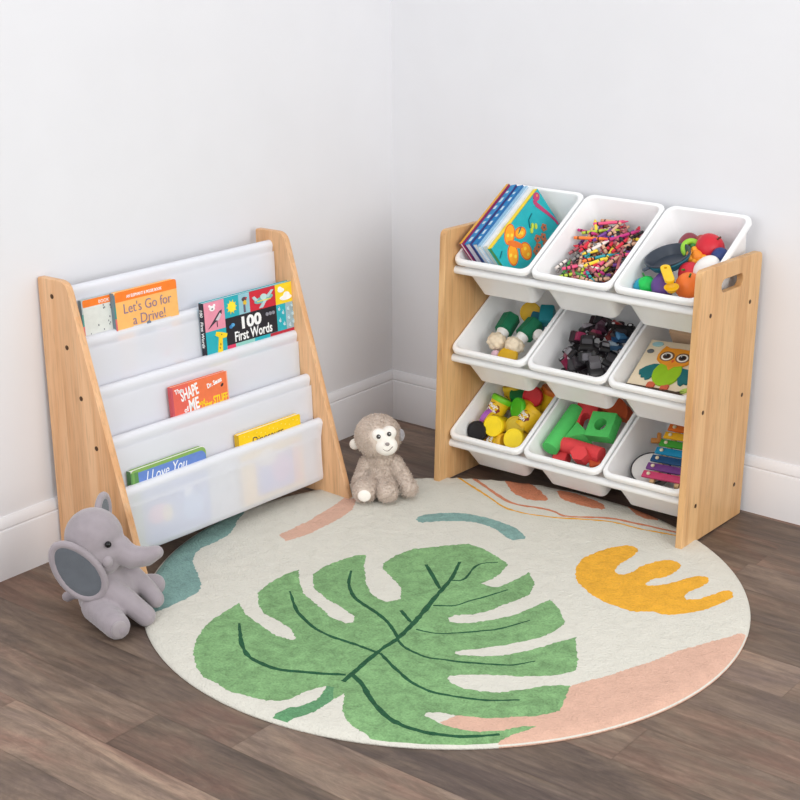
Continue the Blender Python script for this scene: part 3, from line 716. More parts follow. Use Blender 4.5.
text_mesh('author_name', 'Dr. Seuss', 0.016, WHITE, b, T(.104, h-.0260, rot=0.16), width=0.044, yscale=0.9, bold=0.0006)
# I Love You
M, h = pocket_frame(4, -0.5880, 0.2130); w = 0.2120
b = book('picture_book', M, w, h+0.003, 0.0125, C(136, 176, 92), 'blue and green board book with a white script title in the lowest pocket', G1, C(84, 132, 84), 0.012)
P = rrect(0.0205, 0.0, w-0.001, h-0.004, 0.016, 6)
art(b, 'cover_art', [(C(104, 136, 206), P), (C(104, 136, 206), R4(0.0205, 0.02, 0.06, h-0.004)), (C(96, 146, 84), R4(0.0, 0.003, 0.0205, h-0.002)), (C(120, 170, 90), R4(0.004, 0.003, 0.010, h-0.002)),
   (C(240, 160, 190), ellipse(.062, .062, .028, .022)), (C(248, 226, 150), ellipse(.088, .056, .014, .02)), (C(120, 150, 220), ellipse(.14, .10, .03, .04)), (WHITE, ellipse(.150, .085, .012, .012)), (C(140, 180, 230), ellipse(.16, .05, .03, .03))])
text_mesh('title', 'I Love You', 0.034, WHITE, b, T(.038, h-.0310, rot=0.01), width=0.116, yscale=1.0, shear=0.35, bold=-0.0002)
# yellow
M, h = pocket_frame(4, -0.2790, 0.2130); w = 0.2000
b = book('picture_book', M, w, h, 0.0115, C(252, 208, 20), 'bright yellow picture book with a black script title in the lowest pocket', G1, C(214, 170, 30), 0.005)
it = [(C(196, 156, 30), R4(0.0, 0.002, 0.0022, h-0.002)), (C(150, 140, 210), R4(.045, .012, .165, .100)), (C(210, 140, 200), ellipse(.125, .06, .030, .034)), (C(120, 130, 214), ellipse(.07, .045, .026, .03)), (C(250, 150, 90), R4(.168, .012, .188, .11)), (C(246, 238, 220), ellipse(.085, .095, .03, .02))]
for i in range(14): it.append((C(255, 236, 120), ellipse(.02+.013*i, h-.008-.008*((i*7) % 3)/2, .0014, .0014, 6)))
art(b, 'cover_art', it)
text_mesh('title', 'Dinosaurs', 0.030, C(60, 50, 70), b, T(.040, h-.0350, rot=0.02), width=0.100, yscale=0.9, shear=0.25, bold=-0.0003)

# ------------------------------------------------------------------ what the bins hold
def at(r, c, u, v, w, R=None):
    M = BM[r, c] @ Matrix.Translation((u, v, w))
    return M @ R.to_4x4() if R is not None else M
def euler(x, y, z): 
    from mathutils import Euler
    return Euler((x, y, z)).to_matrix()
# top left: picture books leaning on each other, spines up
G2 = 'picture books in the upper left bin'
LEAN = math.radians(18)
upd = Vector((-math.sin(LEAN), 0, math.cos(LEAN))); front = Vector((math.cos(LEAN), 0, math.sin(LEAN)))
specs = [  # thickness, front cover, spine, pages, label
    (.0085, C(150, 40, 90), C(228, 170, 60), C(238, 226, 228), 'maroon book with an ochre spine, leftmost in the upper left bin'),
    (.0165, C(70, 60, 120), C(44, 140, 196), C(214, 214, 226), 'wide blue-spined picture book next to the maroon one'),
    (.0150, C(60, 120, 180), C(34, 130, 190), C(234, 236, 240), 'blue-spined picture book in the middle of the book bin'),
    (.0110, C(190, 214, 232), C(150, 196, 224), C(240, 244, 248), 'pale blue picture book among those in the book bin'),
    (.0135, C(224, 228, 230), C(236, 238, 240), C(214, 226, 220), 'white-spined picture book behind the yellow-spined one'),
    (.0120, C(28, 172, 180), C(246, 214, 40), C(90, 160, 90), 'teal-covered book with an orange butterfly and a yellow spine')]
LENB = 0.221; HB = 0.120
tot = sum(s[0] for s in specs) + 0.0012*len(specs)
# the teal cover's top corner sits at u=0.004, w=0.030
p = Vector((0.001, 0.030, 0.032))
org0 = p - upd*HB
pos = 0.0
for i in range(len(specs)-1, -1, -1):
    t, cv, spn, pg, lab = specs[i]; t *= 1.06
    o = org0 - front*pos + upd*(pos*math.tan(LEAN)) + Vector((0, 0.0015*((i*37) % 5), 0))
    hb = HB - 0.004*((i*3) % 3); 
    Mb = BM[0, 0] @ frame(o, (0, 1, 0), upd)          # x along the spine, y up, z = towards the right
    b = book('picture_book', Mb, LENB - 0.002*(i % 3), hb, t, cv, lab, G2, spn, 0.001, 'top', pg, 0.0014)
    # lettering blocks of the spine
    if i in (1, 2):
        mb = MB(); rnd = random.Random(i)
        for q in range(7):
            x = 0.02 + 0.028*q + rnd.uniform(-.004, .004); mb.box((x, hb+0.0002, -t/2 + rnd.uniform(-.002, .002)), (rnd.uniform(.008, .018), 0.0004, t*0.45))
        mb.build('spine_art', C(206, 226, 236), b, smooth=None)
    pos += t + 0.0012
    if i == 5:
        bf = b; BH = hb; BL = LENB - 0.002*(i % 3)
OR = C(250, 166, 34); OR2 = C(228, 100, 30); MG = C(190, 60, 110); DT = C(20, 110, 120)
# on this cover, x runs from the reader's bottom-left corner along the spine, y up to the spine; the picture's top is towards +x
def Q(pts): return [(a, b_) for a, b_ in pts]
it = []
def wing(cx, cy, rx, ry, rot, m): it.append((m, ellipse(cx, cy, rx, ry, 18, rot)))
for (cx, cy, rx, ry, rt) in ((.068, .016, .026, .017, .5), (.098, .036, .020, .014, -.4), (.082, .078, .019, .022, -.2), (.043, .056, .026, .018, .9)):
    wing(cx, BH-cy, rx, ry, rt, OR2); wing(cx, BH-cy, rx-.003, ry-.003, rt, OR)
it.append((C(236, 120, 40), ellipse(.066, BH-.044, .026, .008, 14, -0.9)))
for (x, y) in ((.062, .014), (.072, .022), (.096, .034), (.102, .040), (.084, .072), (.082, .088), (.036, .052), (.046, .064)): it.append((C(250, 214, 70), ellipse(x, BH-y, .005, .004, 8)))
sn = [(.203, BH-.006), (.190, BH-.012), (.186, BH-.022), (.191, BH-.034), (.196, BH-.048), (.201, BH-.060), (.205, BH-.072), (.210, BH-.088), (.212, BH-.104)]
for j in range(len(sn)-1):
    a = Vector(sn[j]); bb = Vector(sn[j+1]); nn = (bb-a).normalized(); nn = Vector((-nn.y, nn.x))*(.0065-.0005*j)
    it.append((MG, [tuple(a+nn), tuple(a-nn), tuple(bb-nn*.95), tuple(bb+nn*.95)]))
it.append((MG, ellipse(.200, BH-.011, .011, .010, 12))); it.append((C(240, 150, 60), ellipse(.203, BH-.010, .003, .003, 8)))
for (x, y) in ((.168, .078), (.150, .092), (.132, .082), (.120, .098), (.146, .108), (.108, .100)):
    for k in range(5): it.append((C(196, 112, 74), ellipse(x+.006*math.cos(k*1.256), BH-y+.006*math.sin(k*1.256), .004, .004, 8)))
    it.append((DT, ellipse(x, BH-y, .003, .003, 8)))
for (x, y) in ((.140, .050), (.148, .058), (.130, .056)): it.append((C(196, 214, 70), ellipse(x, BH-y, .007, .004, 10, .8)))
for (x, y, a) in ((.10, .030, .3), (.135, .040, 1.0), (.012, .030, .4), (.150, .030, .2)): it.append((DT, ellipse(x, BH-y, .010, .0009, 8, a)))
art(bf, 'cover_art', it)

# top middle: crayons
rnd = random.Random(11)
CR = [('red', (206, 40, 60)), ('pink', (226, 84, 124)), ('orange', (240, 124, 50)), ('magenta', (190, 50, 120)), ('purple', (112, 60, 140)), ('blue', (60, 100, 170)), ('teal', (50, 150, 160)), ('green', (70, 140, 70)), ('lime green', (170, 190, 60)), ('yellow', (240, 206, 60)), ('brown', (130, 80, 50)), ('tan', (206, 160, 130)), ('grey', (130, 126, 124)), ('black', (50, 46, 48)), ('white', (226, 216, 208)), ('dusty rose', (170, 90, 96))]
def crayon_mesh(col, L, whole):
    mb = MB(); r = 0.0037
    prof = [(0.0005, 0), (r*.96, 0), (r*.96, 0.005)] ; 
    mb.mi = 0; mb.lathe([(r*.95, 0), (r*.95, 0.004)], seg=10)
    mb.mi = 1; mb.lathe([(r, 0.004), (r, L*0.82)], seg=10)
    mb.mi = 2; mb.lathe([(r*1.02, 0.009), (r*1.02, 0.0125)], seg=10); mb.lathe([(r*1.02, L*0.82-0.010), (r*1.02, L*0.82-0.0065)], seg=10)
    mb.mi = 0
    if whole: mb.lathe([(r*.97, L*.82), (r*.97, L*.88), (r*.72, L*.885), (r*.35, L), (r*.2, L)], seg=10)
    else: mb.lathe([(r*.97, L*.82), (r*.97, L*.95), (r*.6, L)], seg=10)
    me = bpy.data.meshes.new('crayon'); bmesh.ops.recalc_face_normals(mb.bm, faces=mb.bm.faces[:]); mb.bm.to_mesh(me); mb.bm.free()
    for m in (C(*col, 0.5), C(*[min(255, int(c*1.04+8)) for c in col], 0.7), C(*[int(c*.35) for c in col], 0.7)): me.materials.append(m)
    for p_ in me.polygons: p_.use_smooth = True
    me.set_sharp_from_angle(angle=math.radians(40)); return me
cmesh = {(n, s): crayon_mesh(c, (.084, .056, .036)[s], s < 2) for n, c in CR for s in range(3)}
SZ = ['long', 'shortened', 'stubby']
weights = [8, 6, 7, 6, 7, 3, 3, 5, 4, 5, 14, 14, 9, 14, 8, 13]
def crayon(n, s, u, v, w, ang, tilt):
    M = BM[0, 1] @ Matrix.Translation((u, v, w)) @ Matrix.Rotation(ang, 4, 'Z') @ Matrix.Rotation(PI/2 + tilt, 4, 'Y') @ Matrix.Translation((0, 0, -(.084, .056, .036)[s]/2))
    o = bpy.data.objects.new('crayon', cmesh[n, s]); COL.objects.link(o); o.matrix_world = M
    tag(o, '%s %s wax crayon in the loose pile of the top middle bin' % (SZ[s], n), 'crayon', 'wax crayons in the top middle bin')
layers = [(-.088, 30, .052, (.062, .232)), (-.072, 40, .058, (.056, .244)), (-.058, 58, .066, (.046, .252)), (-.045, 76, .074, (.040, .256)), (-.035, 78, .076, (.036, .240))]
for w_, cnt, hu, (v0, v1) in layers:
    for i in range(cnt):
        n = rnd.choices([c[0] for c in CR], weights)[0]; s = rnd.choices((0, 1, 2), (1, 5, 8) if w_ > -.05 else (2, 4, 3))[0]
        L = (.084, .056, .036)[s]; ang = rnd.uniform(0, PI)
        u = rnd.uniform(-1, 1)*max(.012, hu - abs(math.cos(ang))*L/2); v = rnd.uniform(v0 + abs(math.sin(ang))*L/2, v1 - abs(math.sin(ang))*L/2)
        crayon(n, s, u, v, w_ + rnd.uniform(-.004, .004), ang, rnd.uniform(-.16, .16))
for n, s, u, v, ang, tl in (('pink', 0, -.020, .232, .25, -.05), ('magenta', 0, .030, .195, .55, -.1), ('purple', 1, -.018, .190, 1.05, 0), ('orange', 0, -.040, .172, .15, 0), ('lime green', 1, -.045, .195, .5, .1), ('magenta', 1, -.058, .190, -.1, 0),
                            ('tan', 1, .000, .218, 1.4, 0), ('red', 1, -.040, .150, 1.5, .1), ('white', 1, -.010, .150, .95, 0), ('red', 1, .040, .165, 1.3, 0), ('yellow', 1, .010, .100, .9, .1), ('pink', 2, -.040, .070, .5, 0), ('tan', 1, .045, .105, 1.2, 0), ('dusty rose', 1, .020, .070, -.6, 0)):
    crayon(n, s, u, v, -.028, ang, tl)

# top right: play food and a pan
G3 = 'play food in the top right bin'
def toy(name, label, cat, r, c, u, v, w, R=None, group=None): return thing(name, label, cat, at(r, c, u, v, w, R), group)
def lump(r, amp, f, seed, squash=(1, 1, 1)):
    mb = MB(); mb.ball((0, 0, 0), r, sub=4)
    for v in mb.bm.verts:
        n = noise.noise(v.co*f/r*0.5 + Vector((seed, seed*2, 0))); v.co = v.co*(1 + amp*n); v.co = Vector((v.co.x*squash[0], v.co.y*squash[1], v.co.z*squash[2]))
    return mb
RC = (0, 2)
def fruit(label, name, u, v, w, r, col, amp=.05, seed=1, sq=(1, 1, 1), f=2.5, stem=None, rough=.45):
    t = toy(name, label, 'toy food', *RC, u, v, w, euler(.25, .1*seed, seed), G3)
    lump(r, amp, f, seed, sq).build('flesh', C(*col, rough, scale=30), t, smooth=180)
    if stem:
        mb = MB(); mb.tube([(0, 0, r*sq[2]*.9), (.001, 0, r*sq[2]+.004), (.003, 0, r*sq[2]+.009)], .0022, 8); mb.build('stem', C(*stem), t)
    return t
# the pan
pan = toy('toy_frying_pan', 'dark little toy pan with teal sides lying on the play food', 'toy pan', *RC, -.036, .138, -.010, euler(-.24, .05, 1.0))
mb = MB(); mb.lathe([(.001, -.018), (.036, -.018), (.047, -.002), (.0495, .0008), (.052, .0008), (.0525, -.001), (.050, -.003), (.040, -.0215), (.001, -.0215)], seg=40)
mb.build('bowl', [C(52, 60, 72, .35)], pan)
mb = MB(); mb.lathe([(.0505, -.0040), (.0512, -.0062), (.0405, -.0225), (.0385, -.0215)], seg=40, caps=False); mb.build('outer_shell', C(30, 110, 130, .4), pan)
mb = MB(); mb.box((-.0575, -.004, -.0045), (.016, .011, .005), bevel=.002); mb.build('handle', C(60, 72, 88, .4), pan)
mb = MB(); mb.lathe([(.0375, -.0174), (.0379, -.0172), (.0379, -.0176)], seg=32, caps=False); mb.build('cooking_surface', C(36, 40, 46, .3), pan)
fruit('orange toy fruit at the front of the top right bin', 'toy_orange', .042, .076, -.030, .030, (246, 124, 46), .02, 1, stem=(70, 110, 50))
fruit('purple lumpy toy eggplant at the front of the top right bin', 'toy_eggplant', -.020, .072, -.038, .026, (100, 66, 140), .10, 2, (1.25, 1, 1), 3, (60, 120, 60))
fruit('bright green toy pepper at the front of the top right bin', 'toy_pepper', -.056, .066, -.038, .020, (24, 196, 84), .18, 3, (1, 1, 1), 3.5, (40, 120, 50))
fruit('teal blue toy lump at the front left of the top right bin', 'toy_blueberry', -.071, .064, -.042, .017, (20, 150, 180), .10, 4)
fruit('red toy tomato behind the yellow ladle', 'toy_tomato', .024, .115, -.030, .025, (206, 40, 56), .05, 5, (1, 1, .9), 2.5, (60, 130, 50))
fruit('white toy egg beside the wood end panel', 'toy_egg', .060, .128, -.022, .027, (236, 232, 228), .0, 6, (.9, 1.25, .9))
fruit('large red toy apple at the back of the top right bin', 'toy_apple', .034, .200, -.028, .033, (204, 34, 50), .05, 7, (1, 1, .88), 2, (90, 60, 40))
fruit('dark blue toy plum beside the red apple', 'toy_plum', .070, .175, -.026, .020, (44, 62, 120), .04, 8)
fruit('maroon toy beet at the back beside the pan', 'toy_beet', -.028, .218, -.046, .026, (140, 60, 70), .08, 9)
fruit('rust red toy onion at the back behind the lime ring', 'toy_onion', .000, .222, -.046, .024, (170, 70, 50), .05, 10, (1, 1, .85))
# pineapple-like flower
t = toy('toy_flower', 'orange yellow scalloped toy flower behind the red tomato', 'toy food', *RC, .020, .165, -.026, euler(.3, .2, 0), G3)
mb = MB()
for k in range(8): mb.ball((.016*math.cos(k*PI/4), .016*math.sin(k*PI/4), 0), (.0095, .0095, .011), sub=2)
mb.build('petals', C(246, 164, 40), t, smooth=180); mb = MB(); mb.ball((0, 0, .004), (.014, .014, .010)); mb.build('centre', C(240, 140, 40), t, smooth=180)
# lime ring
t = toy('toy_ring', 'lime green toy ring beside the far rim of the pan', 'toy food', *RC, -.004, .185, -.024, euler(.5, .2, .4), G3)
mb = MB(); n = 24; mb.loft([[Vector(((.017+.0065*math.cos(b_))*math.cos(a), (.017+.0065*math.cos(b_))*math.sin(a), .0065*math.sin(b_))) for b_ in [2*PI*q/10 for q in range(10)]] for a in [2*PI*q/n for q in range(n+1)]])
mb.build('ring', C(150, 206, 60), t, smooth=180); mb = MB(); mb.ball((.006, .004, -.004), .010); mb.build('centre', C(70, 140, 70), t, smooth=180)
# yellow ladle with a hole
t = toy('toy_ladle', 'yellow toy ladle with a hole in its handle, in front of the dark pan', 'toy utensil', *RC, -.001, .071, .006, euler(-.10, .15, .66))
P = rrect(-.0105, -.042, .0105, .026, .0104, 8); Hh = ellipse(0, .014, .0038, .0048, 16)
V = [Vector(q) for q in P+Hh]; E_ = [(i, (i+1) % len(P)) for i in range(len(P))] + [(len(P)+i, len(P)+(i+1) % 16) for i in range(16)]
cv, ce, cf = delaunay_2d_cdt(V, E_, [], 0, 1e-7)[:3]
mb = MB(); bm = mb.bm; A = [bm.verts.new((q.x, q.y, .003)) for q in cv]; B = [bm.verts.new((q.x, q.y, -.003)) for q in cv]
for f in cf:
    c = sum((cv[i] for i in f), Vector((0, 0)))/len(f)
    if (c.x/.0038)**2 + ((c.y-.014)/.0048)**2 < .97: continue
    bm.faces.new([A[i] for i in f]); bm.faces.new([B[i] for i in reversed(f)])
for e in [e for e in bm.edges if len(e.link_faces) == 1 and e.verts[0] in A and e.verts[1] in A]:
    i, j = A.index(e.verts[0]), A.index(e.verts[1]); bm.faces.new((A[i], A[j], B[j], B[i]))
mb.build('handle', C(248, 200, 30, .4), t, smooth=40)
mb = MB(); mb.lathe([(.001, -.012), (.010, -.010), (.016, 0), (.0145, 0), (.009, -.008), (.001, -.0095)], Matrix.Translation((0, -.050, -.006))); mb.build('scoop', C(240, 190, 30, .4), t)

# middle left: green blocks with collar and cream head, yellow cup
G4 = 'toy figures with cream heads'
def figure(u, v, w, rz, label, tilt=.15):
    t = toy('toy_figure', label, 'toy', 1, 0, u, v, w, euler(0, tilt, rz), G4)
    mb = MB(); mb.prism([(.024*math.cos(a), .022*math.sin(a)) for a in [PI/6+PI/3*k for k in range(6)]], .010, .062, Matrix.Rotation(-PI/2, 4, 'X'))
    bmesh.ops.bevel(mb.bm, geom=mb.bm.edges[:], offset=.002, segments=2, affect='EDGES'); mb.build('body', C(22, 110, 76, .6), t, smooth=40)
    mb = MB(); mb.cone((0, -.008, 0), (0, .012, 0), .013, .016); mb.build('collar', C(232, 230, 226, .6), t, smooth=40)
    m2 = lump(.022, .22, 5, u*50+3, (1.1, .95, 1)); 
    for vv in m2.bm.verts: vv.co += Vector((0, -.024, 0))
    m2.build('head', C(230, 214, 188, .85), t, smooth=180)
figure(-.034, .112, -.040, .10, 'green block figure with a cream knobbly head, left in the middle left bin')
figure(.022, .110, -.040, -.12, 'green block figure with a cream knobbly head, right beside the bin wall')
t = toy('toy_cup', 'mustard yellow toy cup at the back of the middle left bin', 'toy cup', 1, 0, .000, .205, -.042, euler(.9, .3, .2))
mb = MB(); mb.lathe([(.001, .0), (.017, .0), (.024, .040), (.0225, .040), (.016, .003), (.001, .003)], Matrix.Translation((0, 0, -.02))); mb.build('body', C(206, 168, 30, .55), t)
mb = MB(); mb.lathe([(.024, .016), (.0258, .018), (.0258, .021), (.024, .022)]); mb.build('rim', C(196, 156, 26, .55), t)
for (u, v, w, rz, col, lab) in ((.050, .195, -.035, .35, (14, 118, 128), 'teal toy block at the back right of the middle left bin'), (.026, .180, -.050, .1, (24, 96, 116), 'dark teal toy block behind the green figures')):
    t = toy('toy_block', lab, 'toy block', 1, 0, u, v, w, euler(.3, .15, rz)); mb = MB(); mb.box((0, 0, 0), (.034, .045, .034), bevel=.004); mb.build('block', C(*col, .6), t, smooth=40)
t = toy('toy_dish', 'small mustard yellow disc in front of the cream heads', 'toy', 1, 0, .016, .055, -.048, euler(.35, 0, 0)); mb = MB(); mb.lathe([(.001, -.006), (.024, -.006), (.027, .002), (.025, .006), (.018, .008), (.001, .009)], seg=30); mb.build('disc', C(214, 170, 34, .5), t)
t = toy('toy_button', 'small pale pink knob left of the cream heads', 'toy', 1, 0, -.022, .060, -.052, euler(.2, 0, 0)); mb = MB(); mb.ball((0, 0, 0), (.012, .010, .009)); mb.build('knob', C(226, 190, 206, .5), t, smooth=180)
t = toy('toy_collar', 'white toy collar piece beside the right wall of the middle left bin', 'toy', 1, 0, .058, .135, -.040, euler(.4, .5, .2)); mb = MB(); mb.lathe([(.001, -.008), (.014, -.008), (.011, .010), (.001, .012)]); mb.build('piece', C(232, 230, 226, .6), t)

# centre: toy cars
G5 = 'toy cars in the centre bin'
def car(u, v, w, R, body, top, L, label, wheel=(30, 28, 30), hub=(170, 166, 170)):
    t = toy('toy_car', label, 'toy car', 1, 1, u, v, w, R, G5)
    W = L*.46; H = L*.20
    prof_ = [(-L/2, .10*L), (-L*.5, .24*L), (-L*.42, .30*L), (-L*.20, .32*L), (L*.22, .32*L), (L*.44, .27*L), (L*.5, .20*L), (L*.5, .10*L)]
    Mx = Matrix.Rotation(PI/2, 4, 'X')
    mb = MB(); mb.prism(prof_, -W/2, W/2, Mx); bmesh.ops.bevel(mb.bm, geom=mb.bm.edges[:], offset=L*.02, segments=2, affect='EDGES'); mb.build('body', C(*[int(x*.62) for x in body], .4, coat=.15), t, smooth=40)
    cab = [(-L*.30, .31*L), (-L*.22, .47*L), (L*.06, .47*L), (L*.22, .31*L)]
    mb = MB(); mb.prism(cab, -W*.40, W*.40, Mx); bmesh.ops.bevel(mb.bm, geom=mb.bm.edges[:], offset=L*.015, segments=2, affect='EDGES'); mb.build('cabin', C(*[int(x*.75) for x in top], .3, coat=.25), t, smooth=40)
    for sx in (-.30, .30):
        for sy in (-1, 1):
            mb = MB(); mb.cone((sx*L, sy*W*.42, .11*L), (sx*L, sy*W*.56, .11*L), .12*L, seg=18); mb.mi = 1; mb.cone((sx*L, sy*W*.55, .11*L), (sx*L, sy*W*.575, .11*L), .065*L, seg=12); mb.build('wheel', [C(*wheel, .7), C(*hub, .35)], t, smooth=40)
cars = [(-.052, .078, -.044, (1.2, .2, 1.9), (196, 40, 96), (226, 210, 216), .060, 'pink and white toy car standing on end at the front left'),
 (-.018, .080, -.056, (.5, .3, .9), (48, 40, 46), (70, 64, 70), .062, 'black toy car behind the pink and white one'),
 (.030, .070, -.046, (-.3, .2, -.9), (44, 42, 48), (112, 108, 114), .068, 'largest toy car, charcoal with a grey cabin, at the front of the centre bin'),
 (-.012, .120, -.032, (.3, .2, 2.1), (40, 36, 40), (70, 66, 72), .066, 'black toy car with a grey roof in the middle of the pile'),
 (-.040, .140, -.036, (.4, .5, .4), (62, 28, 44), (196, 60, 110), .056, 'maroon toy car with a pink roof on the left of the pile'),
 (-.045, .108, -.058, (.1, -.3, 1.2), (42, 38, 42), (60, 56, 60), .056, 'small black toy car against the left wall of the centre bin'),
 (.000, .165, -.036, (-.2, .4, .5), (60, 30, 46), (96, 54, 76), .056, 'dark plum toy car near the back of the pile'),
 (-.018, .192, -.042, (.6, .1, 1.4), (120, 50, 84), (150, 110, 130), .054, 'rose toy car with a pale roof at the back of the pile'),
 (.024, .180, -.030, (.9, .3, 2.4), (40, 34, 38), (196, 52, 50), .058, 'black toy car with a red roof at the back'),
 (.046, .192, -.026, (1.35, .2, .3), (34, 32, 36), (70, 66, 72), .064, 'black toy car on its side with big white wheels'),
 (.052, .160, -.038, (.2, .5, 1.1), (40, 96, 150), (80, 150, 200), .054, 'blue toy car by the right wall of the centre bin'),
 (.047, .132, -.040, (-.3, .4, .6), (70, 130, 180), (186, 206, 220), .052, 'light blue toy car below the blue one'),
 (.015, .130, -.050, (.4, .2, .1), (52, 36, 46), (44, 36, 44), .056, 'charcoal toy car in the middle of the pile, half buried'),
 (.050, .105, -.048, (.6, .1, 1.8), (44, 42, 46), (80, 76, 82), .052, 'black toy car with a grey cabin by the front right wall'),
 (.008, .098, -.036, (.5, -.3, 1.5), (52, 46, 50), (66, 60, 66), .050, 'small dark toy car resting on the largest charcoal car'),
 (-.030, .215, -.052, (.2, .2, .2), (70, 40, 50), (60, 60, 66), .052, 'dark toy car deep at the back of the centre bin')]
cars += [(-.030, .062, -.066, (.3, .2, .7), (40, 36, 40), (60, 56, 60), .046, 'little black toy car low at the front, behind the white bin lip'),
 (.012, .058, -.060, (.2, -.2, 2.6), (46, 30, 40), (50, 46, 50), .046, 'little dark plum toy car low at the front middle'),
 (.056, .078, -.060, (.4, .2, 1.2), (40, 38, 42), (60, 58, 64), .044, 'little black toy car in the front right corner'),
 (-.002, .142, -.024, (.8, .3, 2.8), (60, 26, 40), (170, 60, 100), .046, 'little maroon toy car with a pink roof on top of the pile'),
 (.030, .158, -.022, (1.1, .2, 1.7), (150, 40, 40), (60, 50, 54), .044, 'little red toy car on its side at the top of the pile'),
 (.036, .118, -.028, (.5, .4, 2.2), (38, 36, 40), (80, 78, 84), .046, 'little black toy car above the light blue one'),
 (-.028, .165, -.028, (-.4, .3, 1.1), (44, 40, 44), (190, 180, 190), .044, 'little black toy car with a pale roof, left of the plum cars'),
 (.018, .205, -.036, (.7, .2, .3), (90, 44, 60), (200, 190, 196), .044, 'little rose toy car with a pale roof at the very back'),
 (-.052, .165, -.050, (.4, .1, 2.0), (40, 34, 38), (56, 50, 54), .044, 'little black toy car against the left wall towards the back'),
 (.012, .088, -.024, (.9, .1, .4), (36, 34, 38), (120, 116, 124), .044, 'little black toy car lying on top of the largest charcoal car'),
 (-.034, .094, -.036, (-.5, .4, 2.4), (40, 36, 42), (110, 100, 108), .046, 'little dark toy car leaning on the pink and white one')]
for i, (u, v, w, e, bcol, tcol, L, lab) in enumerate(cars):
    kw = dict(hub=(236, 234, 236)) if 'white wheels' in lab else {}
    car(u, v, w, euler(*e), bcol, tcol, L, lab, **kw)

# middle right: owl puzzle
board = toy('owl_puzzle', 'square wooden puzzle board with a colourful owl lying in the bin', 'puzzle', 1, 2, .000, .106, -.0265, euler(.0, -.03, .05))
mb = MB(); mb.box((0, 0, -.005), (.160, .156, .009), bevel=.0015); mb.build('board', C(232, 214, 184, .6, scale=14, var=.05), board, smooth=40)
def piece(name, col, P, z=.0, h=.0035):
    mb = MB(); mb.prism(P, z-.0006, z+h); bmesh.ops.bevel(mb.bm, geom=[e for e in mb.bm.edges if all(v.co.z > z+h-.0002 for v in e.verts)], offset=.0007, segments=1, affect='EDGES')
    return mb.build(name, C(*col, .5), board, smooth=40)
piece('branch', (72, 56, 44), [(-.078, -.066), (-.050, -.067), (.010, -.069), (.044, -.072), (.062, -.066), (.064, -.0675), (.050, -.074), (.078, -.080), (.078, -.084), (.035, -.077), (-.020, -.0735), (-.078, -.071)])
piece('foot', (206, 96, 66), rrect(-.030, -.071, -.012, -.052, .004)); piece('foot', (206, 96, 66), rrect(.004, -.073, .022, -.054, .004))
wl = [(-.022, .004), (-.040, .002), (-.055, -.008), (-.066, -.022), (-.062, -.034), (-.056, -.033), (-.054, -.042), (-.046, -.040), (-.042, -.048), (-.034, -.044), (-.028, -.030), (-.022, -.016)]
piece('wing', (24, 108, 112), wl); piece('wing', (24, 108, 112), [(-x+.004, y-.004) for x, y in wl][::-1])
piece('body', (150, 196, 30), ellipse(.001, -.020, .033, .040, 30), .0004)
piece('head', (232, 150, 40), [(-.034, .056), (-.028, .050)] + ellipse(.0, .028, .042, .030, 30)[3:13][::-1][::-1] + [(-.0425, .022)] + [(-.036, .010), (-.018, .000), (-.004, -.003), (.000, -.012), (.005, -.003), (.018, .000), (.036, .010), (.0425, .022)][:0] + [(-.041, .018), (-.030, .006), (-.012, .000), (.000, -.013), (.012, .000), (.030, .006), (.041, .018), (.042, .030), (.038, .044), (.034, .058), (.024, .052)] if False else
      [(-.034, .060), (-.022, .053), (.0, .056), (.022, .053), (.034, .060), (.040, .046), (.043, .030), (.040, .016), (.028, .005), (.010, .000), (.001, -.014), (-.008, .000), (-.026, .005), (-.040, .016), (-.043, .030), (-.040, .046)][::-1], .0008)
for sx in (-1, 1):
    piece('eye', (128, 92, 60), ellipse(sx*.019, .028, .0175, .0155, 26), .0046, .0004); piece('eye', (240, 236, 226), ellipse(sx*.019, .027, .0135, .0120, 26), .0052, .0004)
    piece('pupil', (84, 50, 34), ellipse(sx*.019, .027, .0095, .0085, 22), .0058, .0004); piece('pupil', (24, 20, 22), ellipse(sx*.019, .027, .0060, .0055, 18), .0064, .0004)
    piece('eye_glint', (248, 248, 248), ellipse(sx*.019-.003, .030, .0018, .0016, 10), .0069, .0003)
piece('beak', (220, 90, 50), [(-.004, .018), (.004, .018), (0, .009)], .0046, .001)
piece('leaf', (150, 192, 196), ellipse(-.058, .064, .013, .0065, 14, .2)); piece('leaf', (96, 100, 104), ellipse(-.066, .040, .008, .0055, 12, .3))
piece('leaf', (178, 204, 90), ellipse(.062, -.064, .012, .006, 14, .6))
t = toy('puzzle_box', 'plain tan wooden box standing behind the owl puzzle', 'box', 1, 2, .012, .222, -.042, euler(.1, 0, 0)); mb = MB(); mb.box((0, 0, 0), (.125, .034, .055), bevel=.002); mb.build('box', C(206, 172, 140, .6), t, smooth=40)
for u, col, lab in ((.022, (130, 30, 44), 'dark red toy bead on the tan box behind the owl puzzle'), (.040, (40, 34, 44), 'black toy bead on the tan box behind the owl puzzle')):
    t = toy('toy_bead', lab, 'toy', 1, 2, u, .200, -.0105, euler(0, 0, 0)); mb = MB(); mb.ball((0, 0, 0), (.009, .006, .005)); mb.build('bead', C(*col), t, smooth=180)

